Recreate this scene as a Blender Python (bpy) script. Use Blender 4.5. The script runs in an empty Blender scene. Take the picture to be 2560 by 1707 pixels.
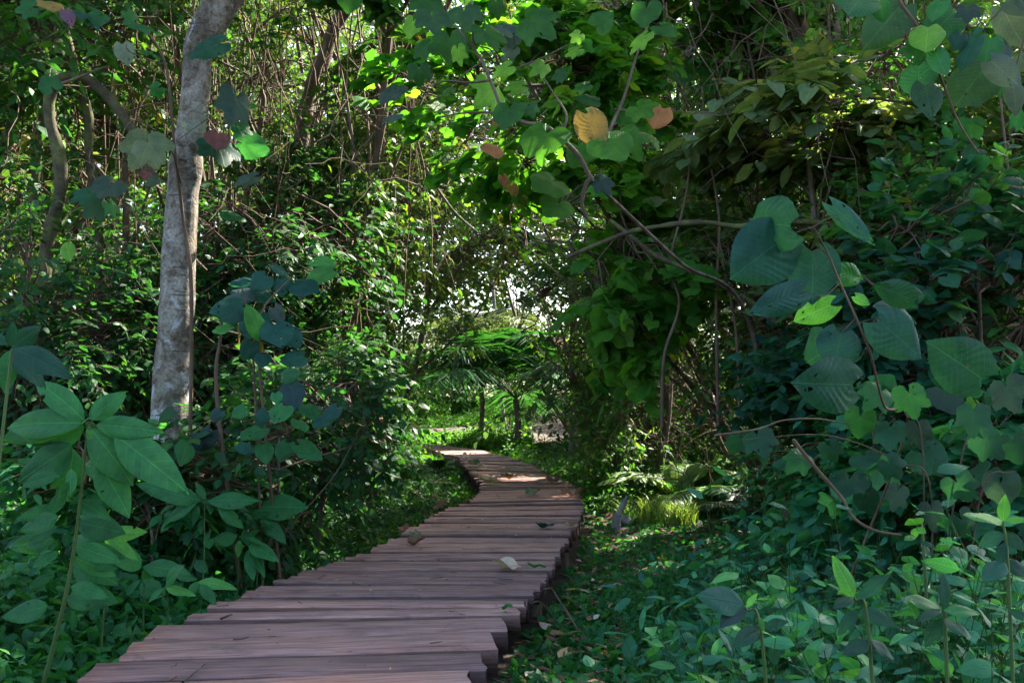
import bpy, math
import numpy as np
from math import radians, sin, cos, pi
from mathutils import Vector, noise as mnoise

# ------------------------------------------------------------------ scene, camera, light
scene = bpy.context.scene
scene.render.engine = 'CYCLES'
cy = scene.cycles
cy.max_bounces = 5; cy.diffuse_bounces = 4; cy.glossy_bounces = 2; cy.transmission_bounces = 3
cy.transparent_max_bounces = 4; cy.caustics_reflective = False; cy.caustics_refractive = False
cy.sample_clamp_indirect = 4.0
cy.use_denoising = True
scene.view_settings.view_transform = 'Standard'
scene.view_settings.look = 'None'
scene.view_settings.gamma = 1.0
scene.view_settings.exposure = 2.7

CAM_Z = 1.03
TILT = radians(3.64)
cam_d = bpy.data.cameras.new('camera'); cam = bpy.data.objects.new('camera', cam_d)
scene.collection.objects.link(cam); scene.camera = cam
cam_d.lens = 35.0; cam_d.sensor_width = 36.0; cam_d.clip_start = 0.05; cam_d.clip_end = 2000
cam.location = (0, 0, CAM_Z); cam.rotation_euler = (radians(90) + TILT, 0, 0)

SUN = np.array([0.47, 0.52, 0.70]); SUN /= np.linalg.norm(SUN)          # towards the sun: ahead, high, a little right
sun_el = math.asin(SUN[2]); sun_az = math.atan2(SUN[0], SUN[1])
world = bpy.data.worlds.new('World'); scene.world = world; world.use_nodes = True
nt = world.node_tree; bg = nt.nodes['Background']
sky = nt.nodes.new('ShaderNodeTexSky'); sky.sky_type = 'NISHITA'; sky.sun_disc = False
sky.sun_elevation = sun_el; sky.sun_rotation = sun_az
sky.air_density = .8; sky.dust_density = 3.5; sky.ozone_density = .6
nt.links.new(sky.outputs[0], bg.inputs[0]); bg.inputs[1].default_value = 0.15
sl = bpy.data.lights.new('sun', 'SUN'); sl.energy = 5.0; sl.angle = radians(0.53); sl.color = (1.0, 0.93, 0.80)
so = bpy.data.objects.new('sun', sl); scene.collection.objects.link(so)
so.rotation_euler = Vector(SUN).to_track_quat('Z', 'Y').to_euler()
so.location = (5, 15, 30)

# ------------------------------------------------------------------ helpers: space
F = 2352 * 35.0 / 36.0
def P(px, py, d):
    """photo position (2352 x 1568 grid) at distance d ahead -> point in the place, metres"""
    r = (px - 1176) / F; u = -(py - 784) / F
    y = cos(TILT) - u * sin(TILT); z = sin(TILT) + u * cos(TILT)
    k = d / y
    return np.array([r * k, d, CAM_Z + z * k])
def G(px, py, z=0.0):
    r = (px - 1176) / F; u = -(py - 784) / F
    y = cos(TILT) - u * sin(TILT); zz = sin(TILT) + u * cos(TILT)
    k = (z - CAM_Z) / zz
    return np.array([r * k, y * k, z])

def rng_(s): return np.random.default_rng(s)
def unit(v): return v / (np.linalg.norm(v, axis=-1, keepdims=True) + 1e-9)

# boardwalk edges traced on its top plane (photo pixels 2560 x 1707): left x,y  right x,y
DECK_Z = 0.19
ST = [((294,1642),(1228,1615)),((353,1597),(1250,1565)),((442,1551),(1287,1539)),((557,1508),(1310,1503)),
      ((746,1434),(1365,1436)),((833,1403),(1384,1401)),((965,1360),(1408,1359)),((1055,1305),(1441,1308)),
      ((1102,1279),(1453,1274)),((1165,1258),(1449,1251)),((1204,1228),(1441,1225)),((1204,1202),(1425,1207)),
      ((1186,1181),(1378,1190)),((1160,1156),(1326,1160)),((1142,1141),(1262,1139)),((1090,1127),(1195,1124)),((1040,1119),(1100,1113)),((1000,1112),(1030,1107))]
kk = 2352 / 2560
DL = [G(a[0]*kk, a[1]*kk, DECK_Z) for a, b in ST]; DR = [G(b[0]*kk, b[1]*kk, DECK_Z) for a, b in ST]
dL = DL[0] - DL[2]; dR = DR[0] - DR[2]; n0 = np.linalg.norm(dL); n1 = np.linalg.norm(dR)
DL = [DL[0] + dL/n0*2.6, DL[0] + dL/n0*1.0] + DL; DR = [DR[0] + dR/n1*2.6, DR[0] + dR/n1*1.0] + DR
DL = np.array(DL); DR = np.array(DR); DC = (DL + DR) / 2
seg = np.linalg.norm(np.diff(DC, axis=0), axis=1); DS = np.concatenate([[0], np.cumsum(seg)])
def deck_at(s):
    l = np.array([np.interp(s, DS, DL[:, k]) for k in range(3)]).T
    r = np.array([np.interp(s, DS, DR[:, k]) for k in range(3)]).T
    return l, r
_s = np.linspace(0, DS[-1], 260); _l, _r = deck_at(_s); _c = (_l + _r)/2; _hw = np.linalg.norm((_r-_l), axis=1)/2
def deck_clear(xy, margin):
    """True where a point lies clear of the boardwalk by margin"""
    out = np.ones(len(xy), bool)
    for i in range(0, len(xy), 20000):
        q = xy[i:i+20000]
        d = np.linalg.norm(q[:, None, :] - _c[None, :, :2], axis=2) - _hw[None, :]*0.97
        out[i:i+20000] = d.min(1) > margin
    return out

def gz(x, y):
    x = np.asarray(x, float); y = np.asarray(y, float)
    z = 0.035*np.sin(x*1.7+0.6*y) + 0.03*np.sin(y*1.3-0.8*x+2) + 0.015*np.sin(x*5.1+1)*np.sin(y*4.3)
    cx = np.interp(y, _c[:, 1], _c[:, 0]); off = x - cx
    side = np.where(off < 0, np.clip(-off-.95, 0, 2.6)*.15, np.clip(off-1.6, 0, 2.6)*.17)*np.clip((12-y)/4, 0, 1)
    z = z*np.clip(np.abs(off)-.3, 0, 1) + side + 0.05*np.clip(y-19.5, 0, 30)
    return z - 0.02

# sun gaps in the canopy: (target point, radius)
GAPS = []; FREE = []
def sun_gap(p, r, free=False):
    GAPS.append((np.array(p), r))
    if free: FREE.append(GAPS[-1])
sun_gap(G(1545, 1165), 0.95); sun_gap(G(1500, 1200), 0.6)
sun_gap(G(1190, 1100, DECK_Z), 0.26); sun_gap(G(1275, 1146, DECK_Z), 0.22); sun_gap(G(1150, 1080, DECK_Z), 0.2)
sun_gap(P(1850, 285, 6.4), 0.75); sun_gap(P(2000, 270, 6.2), 0.55, True); sun_gap(P(1700, 300, 6.5), 0.5); sun_gap(P(1250, 130, 4.2), .5, True); sun_gap(P(1450, 250, 4.2), .5); sun_gap(P(1040, 180, 4.2), .45, True)
sun_gap(P(60, 590, 8.2), .9); sun_gap(P(180, 560, 8.6), .5); sun_gap(P(40, 330, 9), .6)
sun_gap(P(1250, 200, 7.2), 1.3); sun_gap(P(1360, 600, 7.2), .9); sun_gap(P(1060, 80, 4.6), .7); sun_gap(P(1050, 300, 9), 0.9); sun_gap(P(1480, 260, 7), 1.0); sun_gap(P(1430, 560, 7.5), 0.7); sun_gap(P(1650, 450, 7.5), 0.5)
sun_gap(P(700, 160, 11), .6); sun_gap(P(640, 420, 10), 0.6); sun_gap(P(1500, 900, 9), 0.6)
sun_gap(P(960, 960, 24), 3.2); sun_gap(P(960, 870, 34), 2.6); sun_gap(P(1000, 1000, 19), 1.8); sun_gap(P(1320, 830, 10), 0.45)
sun_gap(P(1150, 860, 15), 0.8); sun_gap(P(860, 1010, 14), 0.4); sun_gap(P(1600, 700, 9), 0.5)
SHADE = [(P(210, 990, 3.2), .55), (P(50, 840, 2.6), .4), (P(1830, 620, 2.45), .5), (P(2000, 800, 2.45), .5), (P(2150, 1050, 2.9), .7), (P(2150, 1350, 2.4), .7), (P(430, 1300, 4.4), .5), (P(2150, 150, 2.9), .45)]
_g = rng_(404)
for _ in range(190):                                    # small chance openings that dapple the thickets
    _p = P(_g.uniform(-50, 2400), _g.uniform(0, 960), _g.uniform(6.8, 12.5)); _h = _p - SUN*(_p[2]/SUN[2])
    if _p[2] > .3 and deck_clear(_h[None, :2], .55)[0]: sun_gap(_p, _g.uniform(.13, .32))
def carve(p, slack=0.0):
    keep = np.ones(len(p), bool)
    for q, r in GAPS:
        v = p - q; t = v @ SUN
        d2 = (v*v).sum(1) - t*t
        keep &= ~((t > 0.55) & (d2 < (r + slack)**2))
    # the near planks stay in the shade but for the streaks at the bend
    c = np.where(~keep)[0]
    if len(c):
        h = p[c] - SUN*((p[c, 2:3]-DECK_Z)/SUN[2]); on = ~deck_clear(h[:, :2], .08) & (h[:, 1] < 12)
        for q, r in GAPS[2:5] + FREE: on &= ((h - q)**2).sum(1) - ((h-q) @ SUN)**2 > r*r
        for q, r in SHADE:
            v = p[c] - q; t = v @ SUN; on |= ((v*v).sum(1) - t*t < r*r) & (t > .6)
        keep[c[on]] = True
    return keep

# ------------------------------------------------------------------ helpers: objects
def tag(o, label=None, cat=None, group=None, kind=None):
    if label: o['label'] = label
    if cat: o['category'] = cat
    if group: o['group'] = group
    if kind: o['kind'] = kind
    return o
def empty(name, loc):
    o = bpy.data.objects.new(name, None); scene.collection.objects.link(o)
    o.empty_display_size = 0.2; o.location = tuple(float(v) for v in loc); return o

class MB:
    """collects triangles/quads as numpy blocks"""
    def __init__(s): s.v = []; s.f = []; s.uv = []; s.col = []; s.n = 0
    def add(s, v, tri, uv=None, col=None):
        v = np.asarray(v, np.float32).reshape(-1, 3); tri = np.asarray(tri, np.int32).reshape(-1, 3)
        if uv is None: uv = np.zeros((len(v), 2), np.float32)
        if col is None: col = np.ones((len(v), 3), np.float32)*0.5
        s.v.append(v); s.f.append(tri + s.n); s.uv.append(np.asarray(uv, np.float32).reshape(-1, 2))
        c = np.asarray(col, np.float32)
        if c.ndim == 1: c = np.tile(c, (len(v), 1))
        s.col.append(c.reshape(-1, 3)); s.n += len(v)
    def build(s, name, mat, parent=None, origin=None, smooth=True):
        if not s.v: return None
        v = np.concatenate(s.v); f = np.concatenate(s.f); uv = np.concatenate(s.uv); col = np.concatenate(s.col)
        if origin is None: origin = np.array(parent.location) if parent is not None else np.zeros(3)
        v = (v - np.asarray(origin)).astype(np.float32)
        me = bpy.data.meshes.new(name)
        me.vertices.add(len(v)); me.vertices.foreach_set('co', v.ravel())
        me.loops.add(len(f)*3); me.loops.foreach_set('vertex_index', f.ravel())
        me.polygons.add(len(f)); me.polygons.foreach_set('loop_start', np.arange(0, len(f)*3, 3, dtype=np.int32))
        me.update(calc_edges=True)
        if smooth: me.polygons.foreach_set('use_smooth', np.ones(len(f), bool))
        ul = me.uv_layers.new(name='UVMap'); ul.data.foreach_set('uv', uv[f.ravel()].ravel())
        ca = me.attributes.new('Col', 'FLOAT_COLOR', 'POINT')
        ca.data.foreach_set('color', np.concatenate([col, np.ones((len(col), 1), np.float32)], 1).astype(np.float32).ravel())
        me.materials.append(mat)
        o = bpy.data.objects.new(name, me); scene.collection.objects.link(o)
        if parent is not None: o.parent = parent
        else: o.location = tuple(float(t) for t in origin)
        return o

def tubes(mb, pts, rad, sides=5, col=(0.5, 0.5, 0.5)):
    """pts (n,k,3), rad (n,k): n tubes of k rings"""
    pts = np.asarray(pts, float); rad = np.asarray(rad, float)
    if pts.ndim == 2: pts = pts[None]; rad = rad[None]
    n, k, _ = pts.shape
    tan = np.empty_like(pts); tan[:, 1:-1] = pts[:, 2:] - pts[:, :-2]; tan[:, 0] = pts[:, 1]-pts[:, 0]; tan[:, -1] = pts[:, -1]-pts[:, -2]
    tan = unit(tan)
    ref = np.where(np.abs(tan[:, :1, 2:3]) > 0.8, np.array([[[1., 0.1, 0]]]), np.array([[[0, 0.1, 1.]]]))
    ref = np.broadcast_to(ref, tan.shape)
    a = unit(np.cross(tan, ref)); b = np.cross(tan, a)
    th = np.arange(sides)/sides*2*pi
    ring = pts[:, :, None, :] + rad[:, :, None, None]*(a[:, :, None, :]*np.cos(th)[None, None, :, None] + b[:, :, None, :]*np.sin(th)[None, None, :, None])
    v = ring.reshape(n*k*sides, 3)
    i = np.arange(k-1)[:, None]; j = np.arange(sides)[None, :]; j2 = (j+1) % sides
    q0 = i*sides + j; q1 = i*sides + j2; q2 = (i+1)*sides + j2; q3 = (i+1)*sides + j
    t = np.concatenate([np.stack([q0, q1, q2], -1).reshape(-1, 3), np.stack([q0, q2, q3], -1).reshape(-1, 3)])
    t = (t[None] + (np.arange(n)*k*sides)[:, None, None]).reshape(-1, 3)
    L = np.concatenate([np.zeros((n, 1)), np.cumsum(np.linalg.norm(np.diff(pts, axis=1), axis=2), 1)], 1)
    uv = np.stack([np.broadcast_to(th/(2*pi), (n, k, sides)), np.broadcast_to(L[:, :, None], (n, k, sides))], -1)
    mb.add(v, t, uv.reshape(-1, 2), col)

def spline(ctrl, n):
    """Catmull-Rom through control points; returns (n, m)"""
    c = np.asarray(ctrl, float); c = np.vstack([2*c[0]-c[1], c, 2*c[-1]-c[-2]])
    m = len(c)-3; t = np.linspace(0, m-1e-6, n); i = t.astype(int); u = (t-i)[:, None]
    p0, p1, p2, p3 = c[i], c[i+1], c[i+2], c[i+3]
    return 0.5*((2*p1)+(-p0+p2)*u+(2*p0-5*p1+4*p2-p3)*u**2+(-p0+3*p1-3*p2+p3)*u**3)

# ------------------------------------------------------------------ leaf templates (length 1 along +x, width +-y, normal +z)
def grid_tpl(wfun, nt_, nc, fold=0.15, droop=0.15, lobe=0.0, wave=0.0, corr=0.0, seed=0, side=0.0):
    r = rng_(seed); ph = r.uniform(0, 6, 3)
    t = np.linspace(0, 1, nt_+1); c = np.linspace(-1, 1, 2*nc+1)
    T, C = np.meshgrid(t, c, indexing='ij')
    w = np.array([wfun(x) for x in t])[:, None]
    Y = w*C; X = T - lobe*np.abs(C)**1.6*(1-T)**3
    Z = fold*np.abs(Y) - droop*T**2 - 0.5*np.abs(C)**3*w*0.35
    Z = Z + wave*np.abs(C)*np.sin(T*9+ph[0]+2*C)
    if corr: Z = Z + corr*np.cos((X-0.75*np.abs(Y))*2*pi*9)*np.clip(np.abs(C)*3, 0, 1)*(1-np.abs(C)*0.5)
    Y = Y + side*T**2
    v = np.stack([X, Y, Z], -1).reshape(-1, 3); uv = np.stack([X, np.where(np.abs(C) < 1e-6, 0, w*C)], -1).reshape(-1, 2)
    m = 2*nc+1; f = []
    for i in range(nt_):
        for j in range(2*nc):
            a = i*m+j; b = a+1; cc = a+m+1; d = a+m
            if j < nc: f += [(a, b, cc), (a, cc, d)]
            else: f += [(a, b, d), (b, cc, d)]
    return v.astype(np.float32), np.array(f, np.int32), uv.astype(np.float32)

def radial_tpl(peaks, n=36, rings=3, seed=0, droop=0.2, sharp=8, floor=0.62, wave=0.03, serr=0.03):
    """lobed leaf: petiole at origin, lobes at the given (angle, length)"""
    r = rng_(seed); ph = r.uniform(0, 6)
    th = np.linspace(-radians(165), radians(165), n)
    R = np.zeros(n)
    for a, l in peaks: R = np.maximum(R, l*(floor + (1-floor)*np.exp(-((th-radians(a))/radians(sharp*3))**2*1.6)))
    R = R*(1 - 0.35*np.clip((np.abs(th)-radians(130))/radians(35), 0, 1)); R = R*(1+serr*((np.arange(n) % 2)*2-1))
    v = [(0, 0, 0)]; uv = [(0, 0)]
    for k in range(1, rings+1):
        q = (k/rings)**0.8
        for j in range(n):
            x = R[j]*cos(th[j])*q; y = R[j]*sin(th[j])*q; d = math.hypot(x, y)
            z = -droop*d*d + 0.10*abs(sin(th[j]*180/50*pi/180*50/50*1.8))*d*0.6 + wave*sin(5*th[j]+ph)*q*q
            v.append((x, y, z)); uv.append((x, y))
    f = []
    for j in range(n-1): f.append((0, 1+j, 2+j))
    for k in range(rings-1):
        for j in range(n-1):
            a = 1+k*n+j; b = a+1; c = b+n; d = a+n
            f += [(a, c, b), (a, d, c)]
    f = np.array(f, np.int32)
    return np.array(v, np.float32), f, np.array(uv, np.float32)

def w_ov(m=0.30, p=0.42, tip=1.0):       # ovate: widest at p
    def f(t):
        if t <= 0 or t >= 1: return 0.004
        return m*(sin(pi*t**(math.log(0.5)/math.log(p))))**0.85*(1-0.25*t*tip)+0.002
    return f
def w_heart(m=0.46):
    def f(t):
        if t >= 1: return 0.003
        if t < .3: return m*(.42 + .58*sin(t/.3*pi/2)**.8)
        s = (t-.3)/.7; return m*(1-s**1.9)*(1+.10*s*(1-s)) + .012*(1-s)
    return f
# low, middle and high detail of each kind; several shapes of each
LT = {
 'ovate_lo': [grid_tpl(w_ov(m, p), 3, 1, fo, dr, seed=i, side=sd) for i, (m, p, fo, dr, sd) in enumerate([(.27,.4,.3,.15,0),(.3,.45,.15,.3,.08),(.24,.38,.5,.1,-.07),(.29,.42,-.1,.25,.05)])],
 'narrow_lo': [grid_tpl(w_ov(m, .42), 3, 1, fo, dr, seed=i, side=sd) for i, (m, fo, dr, sd) in enumerate([(.13,.4,.25,0.05),(.16,.2,.4,-.08),(.11,.4,.1,.05)])],
 'heart_lo': [grid_tpl(w_heart(m), 3, 1, fo, dr, .22, seed=i) for i, (m, fo, dr) in enumerate([(.42,.2,.2),(.46,.05,.3),(.38,.35,.15)])],
 'lobed_lo': [radial_tpl([(0,1),(52,.85),(-52,.85),(110,.6),(-110,.6)], 17, 1, i, dr, serr=0) for i, dr in enumerate([.25,.05,.45])],
 'ovate_mid': [grid_tpl(w_ov(m, p), 6, 2, fo, dr, wave=.02, seed=i, side=sd) for i, (m, p, fo, dr, sd) in enumerate([(.27,.4,.3,.15,0),(.31,.45,.15,.3,.06),(.25,.38,.4,.1,-.06),(.33,.42,.05,.25,.03)])],
 'heart_mid': [grid_tpl(w_heart(m), 6, 2, fo, dr, .22, wave=.025, seed=i) for i, (m, fo, dr) in enumerate([(.42,.2,.2),(.46,.1,.3),(.38,.3,.12)])],
 'lobed_mid': [radial_tpl([(0,1),(52,.85),(-52,.85),(110,.62),(-110,.62)], 34, 3, i, dr) for i, dr in enumerate([.25,.05,.4])] +
              [radial_tpl([(0,1),(45,.7),(-48,.72),(100,.5),(-100,.5)], 34, 3, 7, .2, floor=.74)],
 'round_lo': [grid_tpl(w_ov(.42, .5), 3, 1, fo, dr, .1, seed=i) for i, (fo, dr) in enumerate([(.1,.1),(.25,.2),(-.05,.2)])],
 'ovate_hi': [grid_tpl(w_ov(m, p), 36, 5, fo, dr, wave=.02, corr=.006, seed=i, side=sd) for i, (m, p, fo, dr, sd) in enumerate([(.25,.45,.12,.18,0),(.24,.5,.2,.28,.04),(.27,.45,.08,.1,-.04)])],
 'heart_hi': [grid_tpl(w_heart(m), 44, 6, fo, dr, .20, wave=.03, corr=.012, seed=i) for i, (m, fo, dr) in enumerate([(.46,.08,.12),(.44,.12,.2),(.48,.05,.08)])],
 'lobed_hi': [radial_tpl([(0,1),(50,.88),(-50,.85),(108,.66),(-108,.66)], 66, 6, i+20, dr, serr=.025) for i, dr in enumerate([.2,.35])] +
             [radial_tpl([(0,1),(48,.8),(-48,.8),(100,.6),(-100,.62)], 66, 6, 29, .15, floor=.76, serr=.02)],
}
def bitten(t, seed, k=3):
    """the same leaf with a few insect holes eaten out of it"""
    v, f, uv = t; r = rng_(seed); c = v[f].mean(1); keep = np.ones(len(f), bool)
    for _ in range(k):
        q = c[r.integers(0, len(c))]; keep &= ((c-q)**2).sum(1) > r.uniform(.012, .040)**2
    return v, f[keep], uv
for _k in ('heart_hi', 'lobed_hi', 'ovate_hi'):
    LT[_k] = LT[_k] + [bitten(t, 7+i, 4 if _k != 'ovate_hi' else 1) for i, t in enumerate(LT[_k])]
def frames(ax, nr):
    """columns: x = leaf axis, z = face normal"""
    x = unit(ax); z = nr - (nr*x).sum(-1, keepdims=True)*x; z = unit(z); y = np.cross(z, x)
    return np.stack([x, y, z], -1)
def leaves(mb, rg, pos, ax, nr, size, kind, cols, asp=None):
    """scatter leaves as real faces"""
    T = LT[kind]; pos = np.asarray(pos); n = len(pos)
    if n == 0: return
    M = frames(ax, nr); which = rg.integers(0, len(T), n)
    for k, (tv, tf, tu) in enumerate(T):
        m = np.where(which == k)[0]
        if not len(m): continue
        s = size[m][:, None, None]
        tvv = np.repeat(tv[None], len(m), 0)
        tvv = tvv*np.array([1, 1, 1])*(1 + rg.uniform(-.12, .12, (len(m), 1, 3)))
        v = np.einsum('nij,nkj->nki', M[m], tvv)*s + pos[m][:, None, :]
        f = tf[None] + (np.arange(len(m))*len(tv))[:, None, None]
        mb.add(v.reshape(-1, 3), f.reshape(-1, 3), np.tile(tu, (len(m), 1)), np.repeat(cols[m], len(tv), 0))

# real leaf colours (linear), several per kind of plant with weights
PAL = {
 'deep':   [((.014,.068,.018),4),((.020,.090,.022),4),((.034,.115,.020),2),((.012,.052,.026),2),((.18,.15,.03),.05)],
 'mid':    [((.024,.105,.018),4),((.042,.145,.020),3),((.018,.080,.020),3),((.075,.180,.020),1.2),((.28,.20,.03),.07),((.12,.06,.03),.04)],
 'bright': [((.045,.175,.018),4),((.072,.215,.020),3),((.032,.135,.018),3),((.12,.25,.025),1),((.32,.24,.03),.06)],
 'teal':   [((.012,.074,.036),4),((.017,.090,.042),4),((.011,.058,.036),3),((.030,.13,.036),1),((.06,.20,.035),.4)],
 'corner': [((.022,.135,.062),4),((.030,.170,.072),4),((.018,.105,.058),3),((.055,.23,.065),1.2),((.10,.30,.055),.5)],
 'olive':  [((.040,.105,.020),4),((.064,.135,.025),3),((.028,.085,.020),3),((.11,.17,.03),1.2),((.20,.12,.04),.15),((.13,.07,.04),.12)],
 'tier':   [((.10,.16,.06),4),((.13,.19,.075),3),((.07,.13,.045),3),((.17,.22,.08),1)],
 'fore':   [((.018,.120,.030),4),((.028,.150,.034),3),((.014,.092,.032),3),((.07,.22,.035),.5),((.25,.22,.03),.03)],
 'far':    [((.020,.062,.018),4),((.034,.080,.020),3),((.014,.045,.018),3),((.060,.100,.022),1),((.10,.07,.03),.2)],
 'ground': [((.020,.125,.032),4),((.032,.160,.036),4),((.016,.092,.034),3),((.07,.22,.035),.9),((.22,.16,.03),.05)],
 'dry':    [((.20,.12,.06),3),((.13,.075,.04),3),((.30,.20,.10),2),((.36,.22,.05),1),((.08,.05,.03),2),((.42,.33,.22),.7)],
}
def cols_(rg, pal, n):
    c = np.array([p[0] for p in PAL[pal]]); w = np.array([p[1] for p in PAL[pal]], float); w /= w.sum()
    k = rg.choice(len(c), n, p=w)
    return (c[k]*rg.uniform(.78, 1.25, (n, 1))*rg.uniform(.92, 1.08, (n, 3))).astype(np.float32)

# ------------------------------------------------------------------ materials
class NT:
    def __init__(s, name):
        s.m = bpy.data.materials.new(name); s.m.use_nodes = True; s.t = s.m.node_tree; s.t.nodes.clear()
        s.out = s.t.nodes.new('ShaderNodeOutputMaterial')
    def n(s, typ, **kw):
        nd = s.t.nodes.new(typ)
        for k, v in kw.items():
            if k.startswith('i_'): nd.inputs[k[2:].replace('_', ' ')].default_value = v
            else: setattr(nd, k, v)
        return nd
    def l(s, a, b): s.t.links.new(a, b)
    def math(s, op, a, b=None, c=None, clamp=False):
        nd = s.t.nodes.new('ShaderNodeMath'); nd.operation = op; nd.use_clamp = clamp
        for i, x in enumerate((a, b, c)):
            if x is None: continue
            if isinstance(x, (int, float)): nd.inputs[i].default_value = x
            else: s.l(x, nd.inputs[i])
        return nd.outputs[0]
    def mix(s, fac, a, b, blend='MIX'):
        nd = s.t.nodes.new('ShaderNodeMix'); nd.data_type = 'RGBA'; nd.blend_type = blend
        for sock, x in ((nd.inputs['Factor'], fac), (nd.inputs['A'], a), (nd.inputs['B'], b)):
            if isinstance(x, (int, float)): sock.default_value = x
            elif isinstance(x, tuple): sock.default_value = (*x, 1) if len(x) == 3 else x
            else: s.l(x, sock)
        return nd.outputs['Result']
    def ramp(s, fac, stops):
        nd = s.t.nodes.new('ShaderNodeValToRGB'); e = nd.color_ramp.elements
        while len(e) < len(stops): e.new(0.5)
        for k, (p, c) in enumerate(stops): e[k].position = p; e[k].color = (*c, 1)
        s.l(fac, nd.inputs[0]); return nd.outputs[0]
    def noise(s, vec, scale, detail=4, rough=.55, dist=0.0):
        nd = s.t.nodes.new('ShaderNodeTexNoise'); nd.inputs['Scale'].default_value = scale; nd.inputs['Detail'].default_value = detail
        nd.inputs['Roughness'].default_value = rough; nd.inputs['Distortion'].default_value = dist
        if vec is not None: s.l(vec, nd.inputs['Vector'])
        return nd.outputs[0]

def leaf_mat(name, palmate=False, rough=.5, trans=.42, veins=1.0, spec=.24):
    T = NT(name)
    col = T.n('ShaderNodeAttribute', attribute_name='Col').outputs['Color']
    uv = T.n('ShaderNodeUVMap', uv_map='UVMap').outputs[0]
    sp = T.n('ShaderNodeSeparateXYZ'); T.l(uv, sp.inputs[0]); u, v = sp.outputs[0], sp.outputs[1]
    av = T.math('ABSOLUTE', v)
    obj = T.n('ShaderNodeTexCoord').outputs['Object']
    if palmate:
        th = T.math('ARCTAN2', v, u); r = T.math('SQRT', T.math('ADD', T.math('MULTIPLY', u, u), T.math('MULTIPLY', v, v)))
        sn = T.math('ABSOLUTE', T.math('SINE', T.math('MULTIPLY', th, 180/50.0)))
        line = T.math('SUBTRACT', 1.0, T.math('MULTIPLY', T.math('MULTIPLY', sn, r), 28.0), clamp=True)
        f2 = T.math('FRACT', T.math('MULTIPLY', T.math('ADD', r, T.math('MULTIPLY', sn, -.35)), 7.0))
        lat = T.math('SUBTRACT', 1.0, T.math('MULTIPLY', T.math('ABSOLUTE', T.math('SUBTRACT', f2, .5)), 9.0), clamp=True)
    else:
        line = T.math('SUBTRACT', 1.0, T.math('MULTIPLY', av, 70.0), clamp=True)
        f2 = T.math('FRACT', T.math('MULTIPLY', T.math('SUBTRACT', u, T.math('MULTIPLY', av, .75)), 9.0))
        lat = T.math('SUBTRACT', 1.0, T.math('MULTIPLY', T.math('ABSOLUTE', T.math('SUBTRACT', f2, .5)), 11.0), clamp=True)
    vein = T.math('MAXIMUM', line, T.math('MULTIPLY', lat, .42))
    nz = T.noise(obj, 22.0, 4, .6)
    blot = T.ramp(nz, [(.3, (.68, .72, .75)), (.55, (1, 1, 1)), (.72, (1.22, 1.12, .95))])
    c1 = T.mix(1.0, col, blot, 'MULTIPLY')
    light = T.mix(1.0, c1, (2.5, 2.0, 2.0), 'MULTIPLY')
    c2 = T.mix(T.math('MULTIPLY', vein, .65*veins), c1, light)
    sp_ = T.math('MULTIPLY', T.math('SUBTRACT', T.noise(obj, 75.0, 3, .6), .68), 25.0, clamp=True)
    c2 = T.mix(T.math('MULTIPLY', sp_, .7), c2, (.10, .07, .03))
    geo = T.n('ShaderNodeNewGeometry').outputs['Backfacing']
    back = T.mix(1.0, c2, (1.35, 1.25, 1.5), 'MULTIPLY')
    c3 = T.mix(geo, c2, back)
    p = T.n('ShaderNodeBsdfPrincipled'); T.l(c3, p.inputs['Base Color'])
    rgh = T.math('ADD', T.math('MULTIPLY', nz, .25), rough-.12); T.l(rgh, p.inputs['Roughness'])
    p.inputs['Specular IOR Level'].default_value = spec
    bmp = T.n('ShaderNodeBump'); bmp.inputs['Strength'].default_value = .6; bmp.inputs['Distance'].default_value = .003
    T.l(T.math('SUBTRACT', T.math('MULTIPLY', nz, .6), vein), bmp.inputs['Height']); T.l(bmp.outputs[0], p.inputs['Normal'])
    tr = T.n('ShaderNodeBsdfTranslucent')
    T.l(T.mix(1.0, c2, (2.6, 2.3, .9), 'MULTIPLY'), tr.inputs[0])
    mx = T.n('ShaderNodeMixShader'); mx.inputs[0].default_value = trans
    T.l(p.outputs[0], mx.inputs[1]); T.l(tr.outputs[0], mx.inputs[2]); T.l(mx.outputs[0], T.out.inputs[0])
    return T.m
M_LEAF = leaf_mat('leaf_pinnate'); M_PALM = leaf_mat('leaf_palmate', True, .45); M_DRYLEAF = leaf_mat('leaf_dry', False, .75, .15, .7, .2)
M_BLADE = leaf_mat('leaf_blade', False, .4, .35, .0)

def bark_mat(name, stops, sc=9.0, stretch=(1, 1, .35), bump=.4, rough=.85):
    T = NT(name); obj = T.n('ShaderNodeTexCoord').outputs['Object']
    mp = T.n('ShaderNodeMapping'); mp.inputs['Scale'].default_value = stretch; T.l(obj, mp.inputs[0])
    n1 = T.noise(mp.outputs[0], sc, 6, .65, .4); n2 = T.noise(mp.outputs[0], sc*7, 4, .6)
    f = T.math('ADD', T.math('MULTIPLY', n1, .75), T.math('MULTIPLY', n2, .25))
    c = T.ramp(f, stops)
    p = T.n('ShaderNodeBsdfPrincipled'); p.inputs['Roughness'].default_value = rough; p.inputs['Specular IOR Level'].default_value = .25
    T.l(c, p.inputs['Base Color'])
    b = T.n('ShaderNodeBump'); b.inputs['Strength'].default_value = bump; b.inputs['Distance'].default_value = .01
    T.l(f, b.inputs['Height']); T.l(b.outputs[0], p.inputs['Normal']); T.l(p.outputs[0], T.out.inputs[0])
    return T.m
M_BARK = bark_mat('bark_brown', [(.3, (.045,.030,.020)), (.5, (.11,.08,.055)), (.62, (.20,.16,.12)), (.75, (.10,.11,.06))])
M_TWIG = bark_mat('twig', [(.3, (.055,.034,.022)), (.55, (.12,.078,.05)), (.75, (.24,.18,.12))], 12)
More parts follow.
